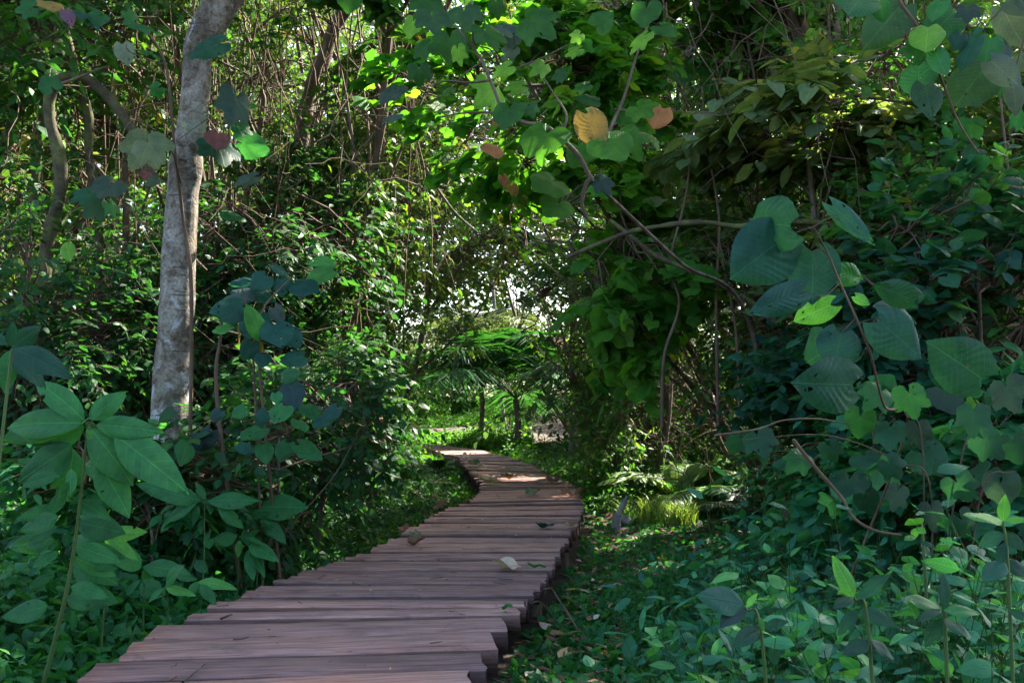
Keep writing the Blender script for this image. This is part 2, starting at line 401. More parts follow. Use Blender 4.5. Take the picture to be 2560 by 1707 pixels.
M_VINE = bark_mat('vine_stem', [(.3, (.06,.038,.024)), (.55, (.15,.10,.065)), (.75, (.30,.22,.15))], 12)
M_STEM = bark_mat('green_stem', [(.3, (.035,.075,.02)), (.6, (.07,.13,.035)), (.8, (.12,.12,.05))], 12, rough=.5)
M_MOSSY = bark_mat('mossy_bark', [(.32, (.03,.022,.015)), (.48, (.07,.055,.03)), (.58, (.09,.105,.03)), (.7, (.20,.18,.09))], 8, (1, 1, 1), .7)
M_GREY = bark_mat('grey_bark', [(.3, (.10,.09,.08)), (.5, (.22,.21,.20)), (.65, (.36,.35,.34))], 7)
M_FIBRE = bark_mat('dry_frond', [(.3, (.07,.05,.035)), (.55, (.17,.13,.10)), (.75, (.30,.25,.20))], 14)

def trunk_mat():
    T = NT('pale_mottled_bark'); obj = T.n('ShaderNodeTexCoord').outputs['Object']
    sp = T.n('ShaderNodeSeparateXYZ'); T.l(obj, sp.inputs[0]); z = sp.outputs[2]
    mp = T.n('ShaderNodeMapping'); mp.inputs['Scale'].default_value = (1, 1, .55); T.l(obj, mp.inputs[0])
    n1 = T.noise(mp.outputs[0], 5.5, 8, .62, .5); n2 = T.noise(obj, 16, 6, .7, .3); n3 = T.noise(obj, 60, 3, .6)
    base = T.ramp(n1, [(.30, (.055,.042,.028)), (.42, (.12,.098,.072)), (.52, (.20,.172,.138)), (.66, (.30,.268,.225))])
    brown = T.ramp(n2, [(.40, (.55,.47,.38)), (.50, (1, 1, 1)), (.66, (1.12, 1.12, 1.1))])
    c = T.mix(1.0, base, brown, 'MULTIPLY'); c = T.mix(1.0, c, T.ramp(n3, [(.35, (.62,.6,.58)), (.5, (1, 1, 1)), (.66, (1.25, 1.25, 1.25))]), 'MULTIPLY')
    # pale lichen, thicker towards the foot; dark thin cracks round the stem
    low = T.math('SUBTRACT', 1.3, T.math('MULTIPLY', z, .62), clamp=True)
    li = T.noise(obj, 7.5, 7, .7, .8)
    lm = T.math('MULTIPLY', T.math('SUBTRACT', T.math('ADD', li, T.math('MULTIPLY', low, .16)), .61), 14.0, clamp=True)
    c = T.mix(T.math('MULTIPLY', lm, .7), c, (.44, .46, .48))
    gm = T.math('MULTIPLY', T.math('SUBTRACT', T.noise(obj, 3.1, 5, .6), .56), 9.0, clamp=True)
    c = T.mix(T.math('MULTIPLY', gm, .45), c, (.15, .19, .13))
    om = T.math('MULTIPLY', T.math('SUBTRACT', T.noise(obj, 4.3, 5, .6, 1.0), .60), 9.0, clamp=True)
    c = T.mix(T.math('MULTIPLY', om, .5), c, (.20, .12, .06))
    mp2 = T.n('ShaderNodeMapping'); mp2.inputs['Scale'].default_value = (3, 3, 46); T.l(obj, mp2.inputs[0])
    ring = T.math('MULTIPLY', T.math('SUBTRACT', .36, T.noise(mp2.outputs[0], 1.0, 3, .6, .2)), 12.0, clamp=True)
    c = T.mix(T.math('MULTIPLY', ring, .5), c, (.07, .055, .045))
    p = T.n('ShaderNodeBsdfPrincipled'); p.inputs['Roughness'].default_value = .8; p.inputs['Specular IOR Level'].default_value = .3
    T.l(c, p.inputs['Base Color'])
    b = T.n('ShaderNodeBump'); b.inputs['Strength'].default_value = 1.0; b.inputs['Distance'].default_value = .02
    T.l(T.math('ADD', T.math('ADD', n1, T.math('MULTIPLY', n2, .5)), T.math('SUBTRACT', T.math('MULTIPLY', n3, .25), T.math('MULTIPLY', ring, .4))), b.inputs['Height'])
    T.l(b.outputs[0], p.inputs['Normal']); T.l(p.outputs[0], T.out.inputs[0]); return T.m
M_TRUNK = trunk_mat()

def wood_mat(name='weathered_plank', paint_shade=False):
    T = NT(name); obj = T.n('ShaderNodeTexCoord').outputs['Object']
    rnd = T.n('ShaderNodeObjectInfo').outputs['Random']
    off = T.n('ShaderNodeCombineXYZ'); T.l(T.math('MULTIPLY', rnd, 37.0), off.inputs[0]); T.l(T.math('MULTIPLY', rnd, 91.0), off.inputs[1])
    ad = T.n('ShaderNodeVectorMath', operation='ADD'); T.l(obj, ad.inputs[0]); T.l(off.outputs[0], ad.inputs[1])
    mp = T.n('ShaderNodeMapping'); mp.inputs['Scale'].default_value = (1.2, 26, 26); T.l(ad.outputs[0], mp.inputs[0])
    g = T.noise(mp.outputs[0], 1.6, 7, .68, .6)
    mp2 = T.n('ShaderNodeMapping'); mp2.inputs['Scale'].default_value = (5, 120, 120); T.l(ad.outputs[0], mp2.inputs[0])
    fg = T.noise(mp2.outputs[0], 1.2, 4, .6)
    big = T.noise(ad.outputs[0], 2.6, 6, .6)
    c = T.ramp(g, [(.28, (.11,.066,.058)), (.42, (.20,.135,.122)), (.55, (.27,.190,.172)), (.72, (.36,.265,.235))])
    tint = T.ramp(big, [(.32, (.72,.70,.72)), (.5, (1, 1, 1)), (.66, (1.12,1.0,.90))])
    c = T.mix(1.0, T.mix(1.0, c, (1.24, 1.10, 1.06), 'MULTIPLY'), tint, 'MULTIPLY')
    var = T.ramp(rnd, [(0, (.62,.60,.64)), (.35, (.95, .90, .92)), (.7, (1.05, .98, .97)), (1, (1.30, 1.16, 1.05))])
    c = T.mix(1.0, c, T.ramp(fg, [(.34, (.60,.58,.58)), (.5, (1, 1, 1)), (.68, (1.18, 1.15, 1.12))]), 'MULTIPLY')
    st = T.math('MULTIPLY', T.math('SUBTRACT', T.noise(ad.outputs[0], 4.2, 6, .72, .8), .57), 9.0, clamp=True)
    c = T.mix(T.math('MULTIPLY', st, .55), c, (.075, .062, .060))
    c = T.mix(1.0, c, var, 'MULTIPLY')
    spk = T.math('MULTIPLY', T.math('SUBTRACT', T.noise(ad.outputs[0], 34, 3, .6), .66), 12.0, clamp=True)
    c = T.mix(T.math('MULTIPLY', spk, .6), c, (.05, .04, .035))
    red = T.math('MULTIPLY', T.math('SUBTRACT', T.noise(ad.outputs[0], 7.0, 5, .7), .70), 10.0, clamp=True)
    c = T.mix(T.math('MULTIPLY', red, .5), c, (.28, .10, .07))
    crack = T.math('MULTIPLY', T.math('SUBTRACT', .36, g), 14.0, clamp=True)
    c = T.mix(T.math('MULTIPLY', crack, .5), c, (.035, .025, .022))
    if paint_shade: c = T.mix(1.0, c, (.46, .44, .42), 'MULTIPLY')      # shade between planks painted into the side colour as a darker tint
    p = T.n('ShaderNodeBsdfPrincipled'); p.inputs['Roughness'].default_value = .72; p.inputs['Specular IOR Level'].default_value = .35
    T.l(c, p.inputs['Base Color'])
    b = T.n('ShaderNodeBump'); b.inputs['Strength'].default_value = .55; b.inputs['Distance'].default_value = .006
    T.l(T.math('ADD', g, T.math('MULTIPLY', fg, .35)), b.inputs['Height']); T.l(b.outputs[0], p.inputs['Normal'])
    T.l(p.outputs[0], T.out.inputs[0]); return T.m
M_WOOD = wood_mat(); M_WOODSIDE = wood_mat('plank_side_painted_shade', True)

def soil_mat():
    T = NT('forest_soil'); obj = T.n('ShaderNodeTexCoord').outputs['Object']
    n1 = T.noise(obj, 3.0, 8, .65); n2 = T.noise(obj, 30, 6, .7)
    c = T.ramp(T.math('ADD', T.math('MULTIPLY', n1, .5), T.math('MULTIPLY', n2, .5)),
               [(.3, (.018,.013,.009)), (.48, (.045,.032,.020)), (.58, (.085,.058,.036)), (.7, (.05,.06,.022))])
    p = T.n('ShaderNodeBsdfPrincipled'); p.inputs['Roughness'].default_value = .95; T.l(c, p.inputs['Base Color'])
    b = T.n('ShaderNodeBump'); b.inputs['Strength'].default_value = .9; b.inputs['Distance'].default_value = .03
    T.l(n2, b.inputs['Height']); T.l(b.outputs[0], p.inputs['Normal']); T.l(p.outputs[0], T.out.inputs[0]); return T.m
M_SOIL = soil_mat()

# ------------------------------------------------------------------ ground
def ground():
    xs = np.concatenate([[-400, -150, -60, -30], np.linspace(-18, 18, 145), [30, 60, 150, 400]])
    ys = np.concatenate([[-300, -60, -15], np.linspace(-5, 45, 190), [60, 100, 200, 500]])
    X, Y = np.meshgrid(xs, ys, indexing='ij'); Z = gz(np.clip(X, -18, 18), np.clip(Y, -5, 60))
    v = np.stack([X, Y, Z], -1).reshape(-1, 3); m = len(ys)
    i, j = np.meshgrid(np.arange(len(xs)-1), np.arange(m-1), indexing='ij'); a = (i*m+j).ravel()
    f = np.concatenate([np.stack([a, a+m, a+m+1], 1), np.stack([a, a+m+1, a+1], 1)])
    mb = MB(); mb.add(v, f); o = mb.build('ground', M_SOIL); tag(o, kind='structure')
ground()

# ------------------------------------------------------------------ boardwalk
def plank_mesh(L, W, H, rg):
    n = 12; xs = np.linspace(-L/2, L/2, n); c = .009
    prof = np.array([(-W/2, -H), (-W/2, -c), (-W/2+c, 0), (-W/6, .001), (W/6, .001), (W/2-c, 0), (W/2, -c), (W/2, -H)])
    v = []
    bow = rg.normal(0, .0045); tap = rg.normal(0, .012)
    j1 = np.cumsum(rg.normal(0, .0013, n)); j2 = np.cumsum(rg.normal(0, .0013, n)); jz = np.cumsum(rg.normal(0, .0008, n))
    for i, x in enumerate(xs):
        for k, (y, z) in enumerate(prof):
            e = (j1[i] if k < 4 else j2[i]) + bow*(1-(2*x/L)**2) + (tap*x/L)*(-1 if k < 4 else 1)
            xx = x + (rg.normal(0, .003) if i in (0, n-1) else 0) + (rg.uniform(-.006, .006) if i in (0, n-1) and k in (2, 5) else 0)
            v.append((xx, y+e, z + jz[i] + (rg.normal(0, .0008))))
    m = len(prof); f = []
    for i in range(n-1):
        for k in range(m):
            a = i*m+k; b = i*m+(k+1) % m
            f += [(a, b, b+m), (a, b+m, a+m)]
    for base, fl in ((0, 1), ((n-1)*m, 0)):
        for k in range(1, m-1):
            t = (base, base+k, base+k+1); f.append(t if fl else t[::-1])
    f = [t[::-1] for t in f]
    return np.array(v), np.array(f)
rg = rng_(5)
board = empty('boardwalk', (DC[4][0], DC[4][1], 0))
tag(board, 'winding wooden boardwalk of uneven weathered planks running into the forest', 'boardwalk')
s = float(np.interp(2.1, DC[:, 1], DS)); npl = 0; rest = MB()
while s < DS[-1]-.05:
    yy = np.interp(s, DS, DC[:, 1])
    w = rg.uniform(.20, .245) if yy < 3.9 else (rg.uniform(.09, .135) if yy < 10 else rg.uniform(.12, .18))
    gap = rg.choice([.02, .035, .05, .06]) if yy < 4.1 else rg.choice([.012, .018, .026, .036, .05], p=[.25, .25, .2, .18, .12])
    l, r = deck_at(s + w/2); l = l.copy(); r = r.copy()
    d = (r - l); Lh = np.linalg.norm(d); dn = d/Lh
    l = l - dn*rg.uniform(-.012, .03); r = r + dn*rg.uniform(-.008, .018)
    Lh = np.linalg.norm(r-l); c = (l+r)/2
    H = rg.uniform(.085, .105) if yy < 4 else rg.uniform(.055, .085)
    v, f = plank_mesh(Lh, w, H, rg)
    z = float(DECK_Z + rg.uniform(-.010, .010)); rot = math.atan2(d[1], d[0]) + rg.normal(0, .012 if yy > 4 else .004)
    if npl < 100:
        mb = MB(); mb.add(v, f)
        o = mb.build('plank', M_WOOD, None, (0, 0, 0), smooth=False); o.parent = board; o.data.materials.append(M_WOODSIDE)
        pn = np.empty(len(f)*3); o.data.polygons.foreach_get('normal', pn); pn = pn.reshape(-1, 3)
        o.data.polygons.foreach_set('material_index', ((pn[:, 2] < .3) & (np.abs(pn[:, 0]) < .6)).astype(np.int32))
        o.location = (float(c[0]-board.location[0]), float(c[1]-board.location[1]), z)
        o.rotation_euler = (rg.normal(0, .022), rg.normal(0, .005), rot)
    else:
        Rz = np.array([[cos(rot), -sin(rot), 0], [sin(rot), cos(rot), 0], [0, 0, 1]]); rest.add(v@Rz.T + np.array([c[0], c[1], z]), f)
    s += w + gap; npl += 1
if rest.v: tag(rest.build('planks', M_WOOD, board, smooth=False), 'farthest small planks of the boardwalk', kind='stuff')
print('planks', npl)
# stringers and posts underneath
for side in (0.10, .90):
    ss = np.linspace(0.1, DS[-1]-.1, 70); l, r = deck_at(ss); p = l + (r-l)*side; p[:, 2] = DECK_Z - .135
    mb = MB(); tubes(mb, p, np.full(len(p), .05), 6); mb.build('stringer', M_BARK, board)
for k, sv in enumerate(np.arange(.8, DS[-1], 1.7)):
    l, r = deck_at(sv)
    for q in (.06, .94):
        p = l + (r-l)*q; mb = MB()
        tubes(mb, np.array([[p[0], p[1], -.25], [p[0], p[1], DECK_Z-.10]]), np.array([.055, .05]), 7)
        o = mb.build('post', M_BARK, board)

# ------------------------------------------------------------------ plant builders
def sprays(mbL, mbT, rg, C, D, tw, nl, size, kind, pal, droop=.25, mode='flat', up=1.0, tr=.003, jit=.45, cut=True, szj=.3, dens=1.0, bend=.16):
    """n leafy twigs: start C, direction D, length tw; nl leaves on each"""
    n = len(C)
    if n == 0: return
    D = unit(D); t = np.linspace(0, 1, 5)[None, :, None]; tw = np.broadcast_to(tw, (n,))[:, None, None]
    bd = rg.normal(0, bend, (n, 1, 3)); bd[..., 2] -= droop; wob = rg.normal(0, bend*.22, (n, 5, 3)); wob[:, 0] = 0
    pts = C[:, None] + D[:, None]*t*tw + bd*t**2*tw + wob*tw*np.clip(1.2-tw*.2, .2, 1)
    keepT = carve(pts[:, 2]) if cut else np.ones(n, bool)
    if mbT is not None and keepT.any():
        r = tr*np.linspace(1, .35, 5)[None]*rg.uniform(.7, 1.3, (n, 1)); tubes(mbT, pts[keepT], r[keepT], 3)
    tt = (np.arange(nl)+.6)/nl; tt = .12 + .88*tt
    i = np.clip((tt*4).astype(int), 0, 3); fr = (tt*4 - i)[None, :, None]
    pos = pts[:, i]*(1-fr) + pts[:, i+1]*fr
    tan = unit(pts[:, i+1] - pts[:, i])
    upv = np.array([0, 0, 1.0])
    if mode == 'flat':
        perp = unit(np.cross(tan, upv + rg.normal(0, .1, (n, 1, 3)))); sgn = np.where(np.arange(nl) % 2, 1., -1.)[None, :, None]
        ax = tan*.75 + perp*sgn*.9 + rg.normal(0, .28, (n, nl, 3)); ax[..., 2] -= droop*.8
    else:
        a0 = np.cross(tan, np.array([.3, .9, .1])); a0 = unit(a0); b0 = np.cross(tan, a0)
        th = (np.arange(nl)//2*pi/2 + (np.arange(nl) % 2)*pi)[None, :] + rg.uniform(0, 6, (n, 1)) + rg.normal(0, .25, (n, nl))
        ax = tan*.45 + a0*np.cos(th)[..., None] + b0*np.sin(th)[..., None] + rg.normal(0, .15, (n, nl, 3)); ax[..., 2] -= droop*.5
    nr = upv*up + rg.normal(0, jit, (n, nl, 3))
    sz = size*rg.uniform(1-szj, 1+szj, (n, nl))*(1 if mode == 'flat' else (1.1-.45*tt[None]))
    pos = pos + unit(ax)*sz[..., None]*.12
    pos = pos.reshape(-1, 3); ax = ax.reshape(-1, 3); nr = nr.reshape(-1, 3); sz = sz.reshape(-1)
    ctr = cols_(rg, pal, n); lc = np.repeat(ctr, nl, 0)*.45 + cols_(rg, pal, n*nl)*.55
    k = carve(pos) if cut else np.ones(len(pos), bool)
    if dens < 1: k &= rg.random(len(pos)) < dens
    leaves(mbL, rg, pos[k], ax[k], nr[k], sz[k], kind, lc[k])

def plant(name, cat, label, c, rad, n, size, kind='ovate_lo', pal='mid', base=None, tr=.03, group=None, nl=9, tw=None, droop=.25,
          limbs=7, seed=0, mat=None, bark=None, mode='flat', up=1.0, cut=True, lean=None, leafname='foliage', jit=.45, hollow=.35, lift=0.0):
    """woody plant: trunk, limbs, twigs and real leaves filling the crown's volume"""
    rg = rng_(seed*7+11); c = np.array(c, float); rad = np.array(rad, float)
    if base is None: base = (c[0]+rg.normal(0, .15)*rad[0], c[1]+rg.normal(0, .1))
    bx, by = float(base[0]), float(base[1]); sg = 1 if bx > np.interp(by, _c[:, 1], _c[:, 0]) else -1
    while not deck_clear(np.array([[bx, by]]), .35)[0]: bx += .1*sg
    b = np.array([bx, by, float(gz(bx, by))-.03])
    root = empty(name, b); tag(root, label, cat, group)
    mbT, mbL, mbK = MB(), MB(), MB()
    top = c + np.array([0, 0, rad[2]*.35])
    mid = (b*.55 + top*.45) + np.array([rg.normal(0, .12), rg.normal(0, .12), 0])*rad[0]
    tp = spline([b, mid, c*1.0, top], 14); tubes(mbK, tp, tr*np.linspace(1, .35, 14), 8)
    # limbs
    L = []
    for k in range(limbs):
        a = k*2.4+rg.uniform(0, 1); e = rg.uniform(-.3, .9)
        tip = c + rad*np.array([cos(a)*cos(e), sin(a)*cos(e), sin(e)])*rg.uniform(.65, .95)
        st = tp[rg.integers(3, 11)]; m = (st+tip)/2 + rg.normal(0, .12, 3)*rad; m[2] += .12*rad[2]
        l = spline([st, m, tip], 9); tubes(mbK, l, tr*.45*np.linspace(1, .25, 9), 5); L.append(l)
    LP = np.concatenate(L + [tp[5:]])
    # clumps of twigs: uneven, with holes between clumps
    nc = max(5, n//9); q = unit(rg.normal(0, 1, (nc, 3)))*(rg.uniform(hollow, 1, (nc, 1))**.6)
    cc = c + q*rad; C = cc[rg.integers(0, nc, n)] + rg.normal(0, .15, (n, 3))*rad
    C[:, 2] = np.maximum(C[:, 2], gz(C[:, 0], C[:, 1])+.08+lift)
    ok = deck_clear(C[:, :2], .15) | (C[:, 2] > 2.4); C = C[ok]; n = len(C)
    d = unit(C - c + rg.normal(0, .3, (n, 3))*rad + np.array([0, 0, .15])*rad)
    near = np.array([np.argmin(((LP - x)**2).sum(1)) for x in C]); A = LP[near]
    m1 = A*.6+C*.4 + rg.normal(0, .06, (n, 3))*rad; m2 = A*.25 + C*.75 + rg.normal(0, .04, (n, 3))*rad
    K = np.stack([A, m1, m2, C], 1); kp = carve(m2) & carve(C) if cut else np.ones(n, bool)
    if kp.any(): tubes(mbT, K[kp], np.linspace(1, .4, 4)[None]*rg.uniform(.004, .009, (kp.sum(), 1))*(1+tr*6), 4)
    if tw is None: tw = size*nl*.42
    sprays(mbL, mbT, rg, C, d, tw*rg.uniform(.7, 1.3, n), nl, size, kind, pal, droop, mode, up, tr=.0028, cut=cut, jit=jit)
    mbK.build('trunk', bark or M_BARK, root); tw_ = mbT.build('twigs', M_TWIG, root)
    if tw_: tw_['kind'] = 'stuff'
    mbL.build(leafname, mat or (M_PALM if kind.startswith('lobed') else M_LEAF), root)
    return root

def vine_curtain(name, label, x0, x1, y0, y1, ztop, zbot, n, size, pal, seed, group=None, ltip=.75, kind='ovate_lo', cat='vines', per=16):
    """climbing vines hanging in strands, leaves in clusters along them"""
    rg = rng_(seed*13+5); root = empty(name, ((x0+x1)/2, (y0+y1)/2, float(gz((x0+x1)/2, (y0+y1)/2)))); tag(root, label, cat, group)
    mbT, mbL = MB(), MB(); k = 14
    x = rg.uniform(x0, x1, n); f = (x-x0)/(x1-x0); y = y0 + (y1-y0)*f + rg.normal(0, .45, n)
    zt = ztop + rg.normal(0, .5, n); zb = zbot + rg.random(n)**1.2*(ztop-zbot)*ltip
    t = np.linspace(0, 1, k)[None]; am = rg.uniform(.02, .14, (n, 1))
    X = x[:, None] + am*np.sin(t*rg.uniform(3, 9, (n, 1))+rg.uniform(0, 6, (n, 1))) + rg.normal(0, .3, (n, 1))*t + rg.normal(0, .012, (n, k))
    Y = y[:, None] + am*np.sin(t*rg.uniform(3, 9, (n, 1))+rg.uniform(0, 6, (n, 1))) + rg.normal(0, .2, (n, 1))*t
    Z = zt[:, None] + (zb-zt)[:, None]*t
    S = np.stack([X, Y, Z], -1); tubes(mbT, S, np.broadcast_to(rg.uniform(.003, .009, (n, 1)), (n, k)), 4)
    i = rg.integers(1, k, (n*per)); s = rg.integers(0, n, n*per); C = S[s, i] + rg.normal(0, .03, (n*per, 3))
    D = unit(rg.normal(0, 1, (n*per, 3))*np.array([1, 1, .4]) + np.array([0, -.3, -.3]))
    sprays(mbL, mbT, rg, C, D, size*rg.uniform(1.2, 3.6, n*per), 6, size, kind, pal, .45, jit=.6, tr=.0022)
    mbT.build('strands', M_VINE, root); mbL.build('foliage', M_LEAF, root); return root

def frond(mbL, mbT, rg, base, d0, L, col, nleaf=34, ll=.45, sag=.9, dry=False, w=.05, flat=False):
    """one pinnate palm frond: arching midrib with narrow leaflets on both sides"""
    d0 = unit(np.array(d0, float)); k = 12; t = np.linspace(0, 1, k)[:, None]
    pts = base + d0*t*L + np.array([0, 0, -1.])*sag*L*t**2.2*.6
    tubes(mbT, pts, .012*np.linspace(1, .25, k), 5)
    tt = np.linspace(.18, .98, nleaf); idx = np.clip((tt*(k-1)).astype(int), 0, k-2); fr = (tt*(k-1)-idx)[:, None]
    p = pts[idx]*(1-fr)+pts[idx+1]*fr; tn = unit(pts[idx+1]-pts[idx])
    side = unit(np.cross(tn, np.array([0, 0, 1.])+.01)); upn = unit(np.cross(side, tn))
    for sg in (-1, 1):
        ax = tn*.55 + side*sg*1.0 + upn*(.15 if not dry else 0) + rg.normal(0, .07, (nleaf, 3)); ax[:, 2] -= (.25 if not dry else 1.3)
        ln = ll*(.5+.9*np.sin(pi*np.clip(tt, .08, .97)))*rg.uniform(.85, 1.1, nleaf)
        ax = unit(ax); nr = unit(upn + rg.normal(0, .15, (nleaf, 3))); wv = unit(np.cross(ax, nr))*(ln[:, None]*w)
        mid = p + ax*ln[:, None]*.5; tip = p + ax*ln[:, None]; tip[:, 2] -= ln*(.18 if not dry else .35)
        v = np.stack([p-wv*.4, p+wv*.4, mid-wv, mid+wv, tip], 1).reshape(-1, 3)
        f = (np.array([(0, 1, 3), (0, 3, 2), (2, 3, 4)])[None] + (np.arange(nleaf)*5)[:, None, None]).reshape(-1, 3)
        cc = np.repeat(np.array(col)[None]*rg.uniform(.75, 1.25, (nleaf, 1)), 5, 0)
        mbL.add(v, f, np.tile([[0, .1], [0, -.1], [.5, .1], [.5, -.1], [1, 0]], (nleaf, 1)), cc)

def palm(name, label, base, height, nf, L, seed, az=(0, 360), el=(10, 70), skirt=0, tr=.12, group=None, col=(.03, .12, .03), ll=.5, w=.04, cat='palm'):
    rg = rng_(seed); b = np.array([base[0], base[1], float(gz(base[0], base[1]))]) ; root = empty(name, b); tag(root, label, cat, group)
    top = b + np.array([0, 0, height]); mk = MB(); kp = spline([b-[0, 0, .1], (b+top)/2+[.05, 0, 0], top], 10); tubes(mk, kp, np.full(10, tr), 9); mk.build('trunk', M_FIBRE, root)
    for i in range(nf):
        a = radians(az[0] + (az[1]-az[0])*((i*.618) % 1)); e = radians(rg.uniform(*el)); ml, mt = MB(), MB()
        frond(ml, mt, rg, top, (cos(a)*cos(e), sin(a)*cos(e), sin(e)), L*rg.uniform(.8, 1.1), np.array(col)*rg.uniform(.8, 1.3), 44, ll, w=w)
        fr = mt.build('frond', M_STEM, root); ml.build('leaflets', M_BLADE, fr, origin=b)
    if skirt:
        ml, mt = MB(), MB()
        for i in range(skirt):
            a = rg.uniform(0, 2*pi); e = radians(rg.uniform(-55, 5))
            frond(ml, mt, rg, top-[0, 0, rg.uniform(0, .5)], (cos(a)*cos(e), sin(a)*cos(e), sin(e)), L*rg.uniform(.5, .95), (.10, .085, .07), 46, ll*1.15, 1.5, True, w=.02)
        o = mt.build('dead_fronds', M_FIBRE, root); ml.build('dead_leaflets', M_BLADE, o, origin=b)
    return root

def placed_leaf(mb, rg, base, tip, nr, kind, col, wid=1.0, which=None):
    """one leaf from its base to its tip in the place"""
    T = LT[kind]; tv, tf, tu = T[rg.integers(0, len(T)) if which is None else which % len(T)]
    base = np.array(base, float); tip = np.array(tip, float); L = np.linalg.norm(tip-base)
    M = frames((tip-base)[None], np.array(nr, float)[None])[0]
    mb.add((tv*np.array([1, wid, 1]))@M.T*L + base, tf, tu, np.tile(col, (len(tv), 1)))

def rod(name, label, cat, ctrl, r0, r1, mat, group=None, side=None, n=40, knob=.12, seed=1, parent=None, sides=10):
    """a stem, trunk or limb through control points, with a slightly knobbly outline"""
    rg = rng_(seed); p = spline(ctrl, n); r = np.linspace(r0, r1, n)*(1+knob*np.convolve(rg.normal(0, 1, n+4), np.ones(5)/5, 'valid'))
    mb = MB(); tubes(mb, p, np.abs(r), sides)
    if parent is not None: return mb.build(name, mat, parent), p
    o = mb.build(name, mat, None, p[0]); tag(o, label, cat, group); return o, p

CAM = np.array([0, 0, CAM_Z])
# ------------------------------------------------------------------ the pale trunk on the left
def main_tree():
    D = 6.3
    prof = [(1090,392,52),(1040,391,50),(960,392,49),(900,394,48),(800,400,46),(700,406,45),(600,411,44),(500,417,42),(440,420,42),(400,424,44),
            (380,426,44),(340,431,40),(300,437,38),(250,444,37),(200,450,38),(150,453,39),(110,457,42),(70,474,44),(30,497,46),(-10,520,47),(-80,572,46),(-200,700,42),(-330,840,38)]
    b = P(392, 1120, D); b[2] = float(gz(b[0], b[1]))-.1
    root = empty('tree', b); tag(root, 'pale mottled grey tree with a knotted trunk left of the boardwalk', 'tree')
    c = [b + [0, 0, 0]] + [P(x, y, D) for y, x, h in prof[1:]]
    r = [prof[0][2]*1.1*D/F] + [h*.87*D/F for y, x, h in prof[1:]]
    n = 150; s = spline(c, n); rr = np.interp(np.linspace(0, len(r)-1, n), range(len(r)), r)
    sides = 40; th = np.arange(sides)/sides*2*pi
    tan = unit(np.gradient(s, axis=0)); a = unit(np.cross(tan, np.array([[0, 1., 0]]))); bb = np.cross(tan, a)
    ring = np.empty((n, sides, 3))
    knot = P(432, 383, D) + [0, -r[10], 0]
    for i in range(n):
        for j in range(sides):
            d = a[i]*cos(th[j]) + bb[i]*sin(th[j]); q = s[i] + d*rr[i]
            m = mnoise.fractal(Vector(q*np.array([3, 3, 1.6])), 1.0, 2.1, 4)*.012 + mnoise.noise(Vector(q*np.array([9, 9, 7])))*.0035
            e = q - knot; dd = math.sqrt(e[0]**2*1.2+e[2]**2*1.6+e[1]**2)
            m += .030*math.exp(-(dd/.085)**2) - .045*math.exp(-(dd/.030)**2) + .006*cos(dd*150)*math.exp(-(dd/.12)**2)
            if s[i][2] < b[2]+.45: m += .05*(1-(s[i][2]-b[2])/.45)*max(0, cos(3*th[j]+.6))
            ring[i, j] = q + d*m
    ii, jj = np.meshgrid(np.arange(n-1), np.arange(sides), indexing='ij'); q0 = ii*sides+jj; q1 = ii*sides+(jj+1) % sides
    f = np.concatenate([np.stack([q0, q1, q1+sides], -1).reshape(-1, 3), np.stack([q0, q1+sides, q0+sides], -1).reshape(-1, 3)])
    mb = MB(); mb.add(ring.reshape(-1, 3), f); mb.build('trunk', M_TRUNK, root)
    # knot scar with a dark hollow
    mk = MB(); th2 = np.linspace(0, 2*pi, 19)[:-1]; kc = knot + [0, .012, 0]
    p = np.array([kc + np.array([cos(t)*.034, -.006+.004*cos(2*t), sin(t)*.027]) for t in list(th2)+[th2[0]]]); tubes(mk, p, np.full(len(p), .009), 6)
    mk.build('knot', M_TRUNK, root)
    # crown high overhead
    rg = rng_(77); mt, ml = MB(), MB(); top = s[-1]
    cc = np.array([top[0]+.6, top[1]+.6, top[2]+1.6]); n2 = 260
    C = cc + rg.normal(0, 1, (n2, 3))*[1.1, 1.1, .45]
    K = np.stack([np.broadcast_to(top, (n2, 3)), (top+C)/2+rg.normal(0, .2, (n2, 3)), C], 1); tubes(mt, K[::6], np.tile([.035, .02, .006], (len(K[::6]), 1)), 6)
    sprays(ml, mt, rg, C, unit(C-top), .7, 9, .16, 'ovate_lo', 'mid')
    mt.build('limbs', M_BARK, root); ml.build('crown', M_LEAF, root)
main_tree()

# ------------------------------------------------------------------ the wall of trees and shrubs: each one a plant of its own
def at(px, py, d): return P(px, py, d)
HALF = lambda px, d: px*d/F     # width in the photo's grid -> metres at distance d
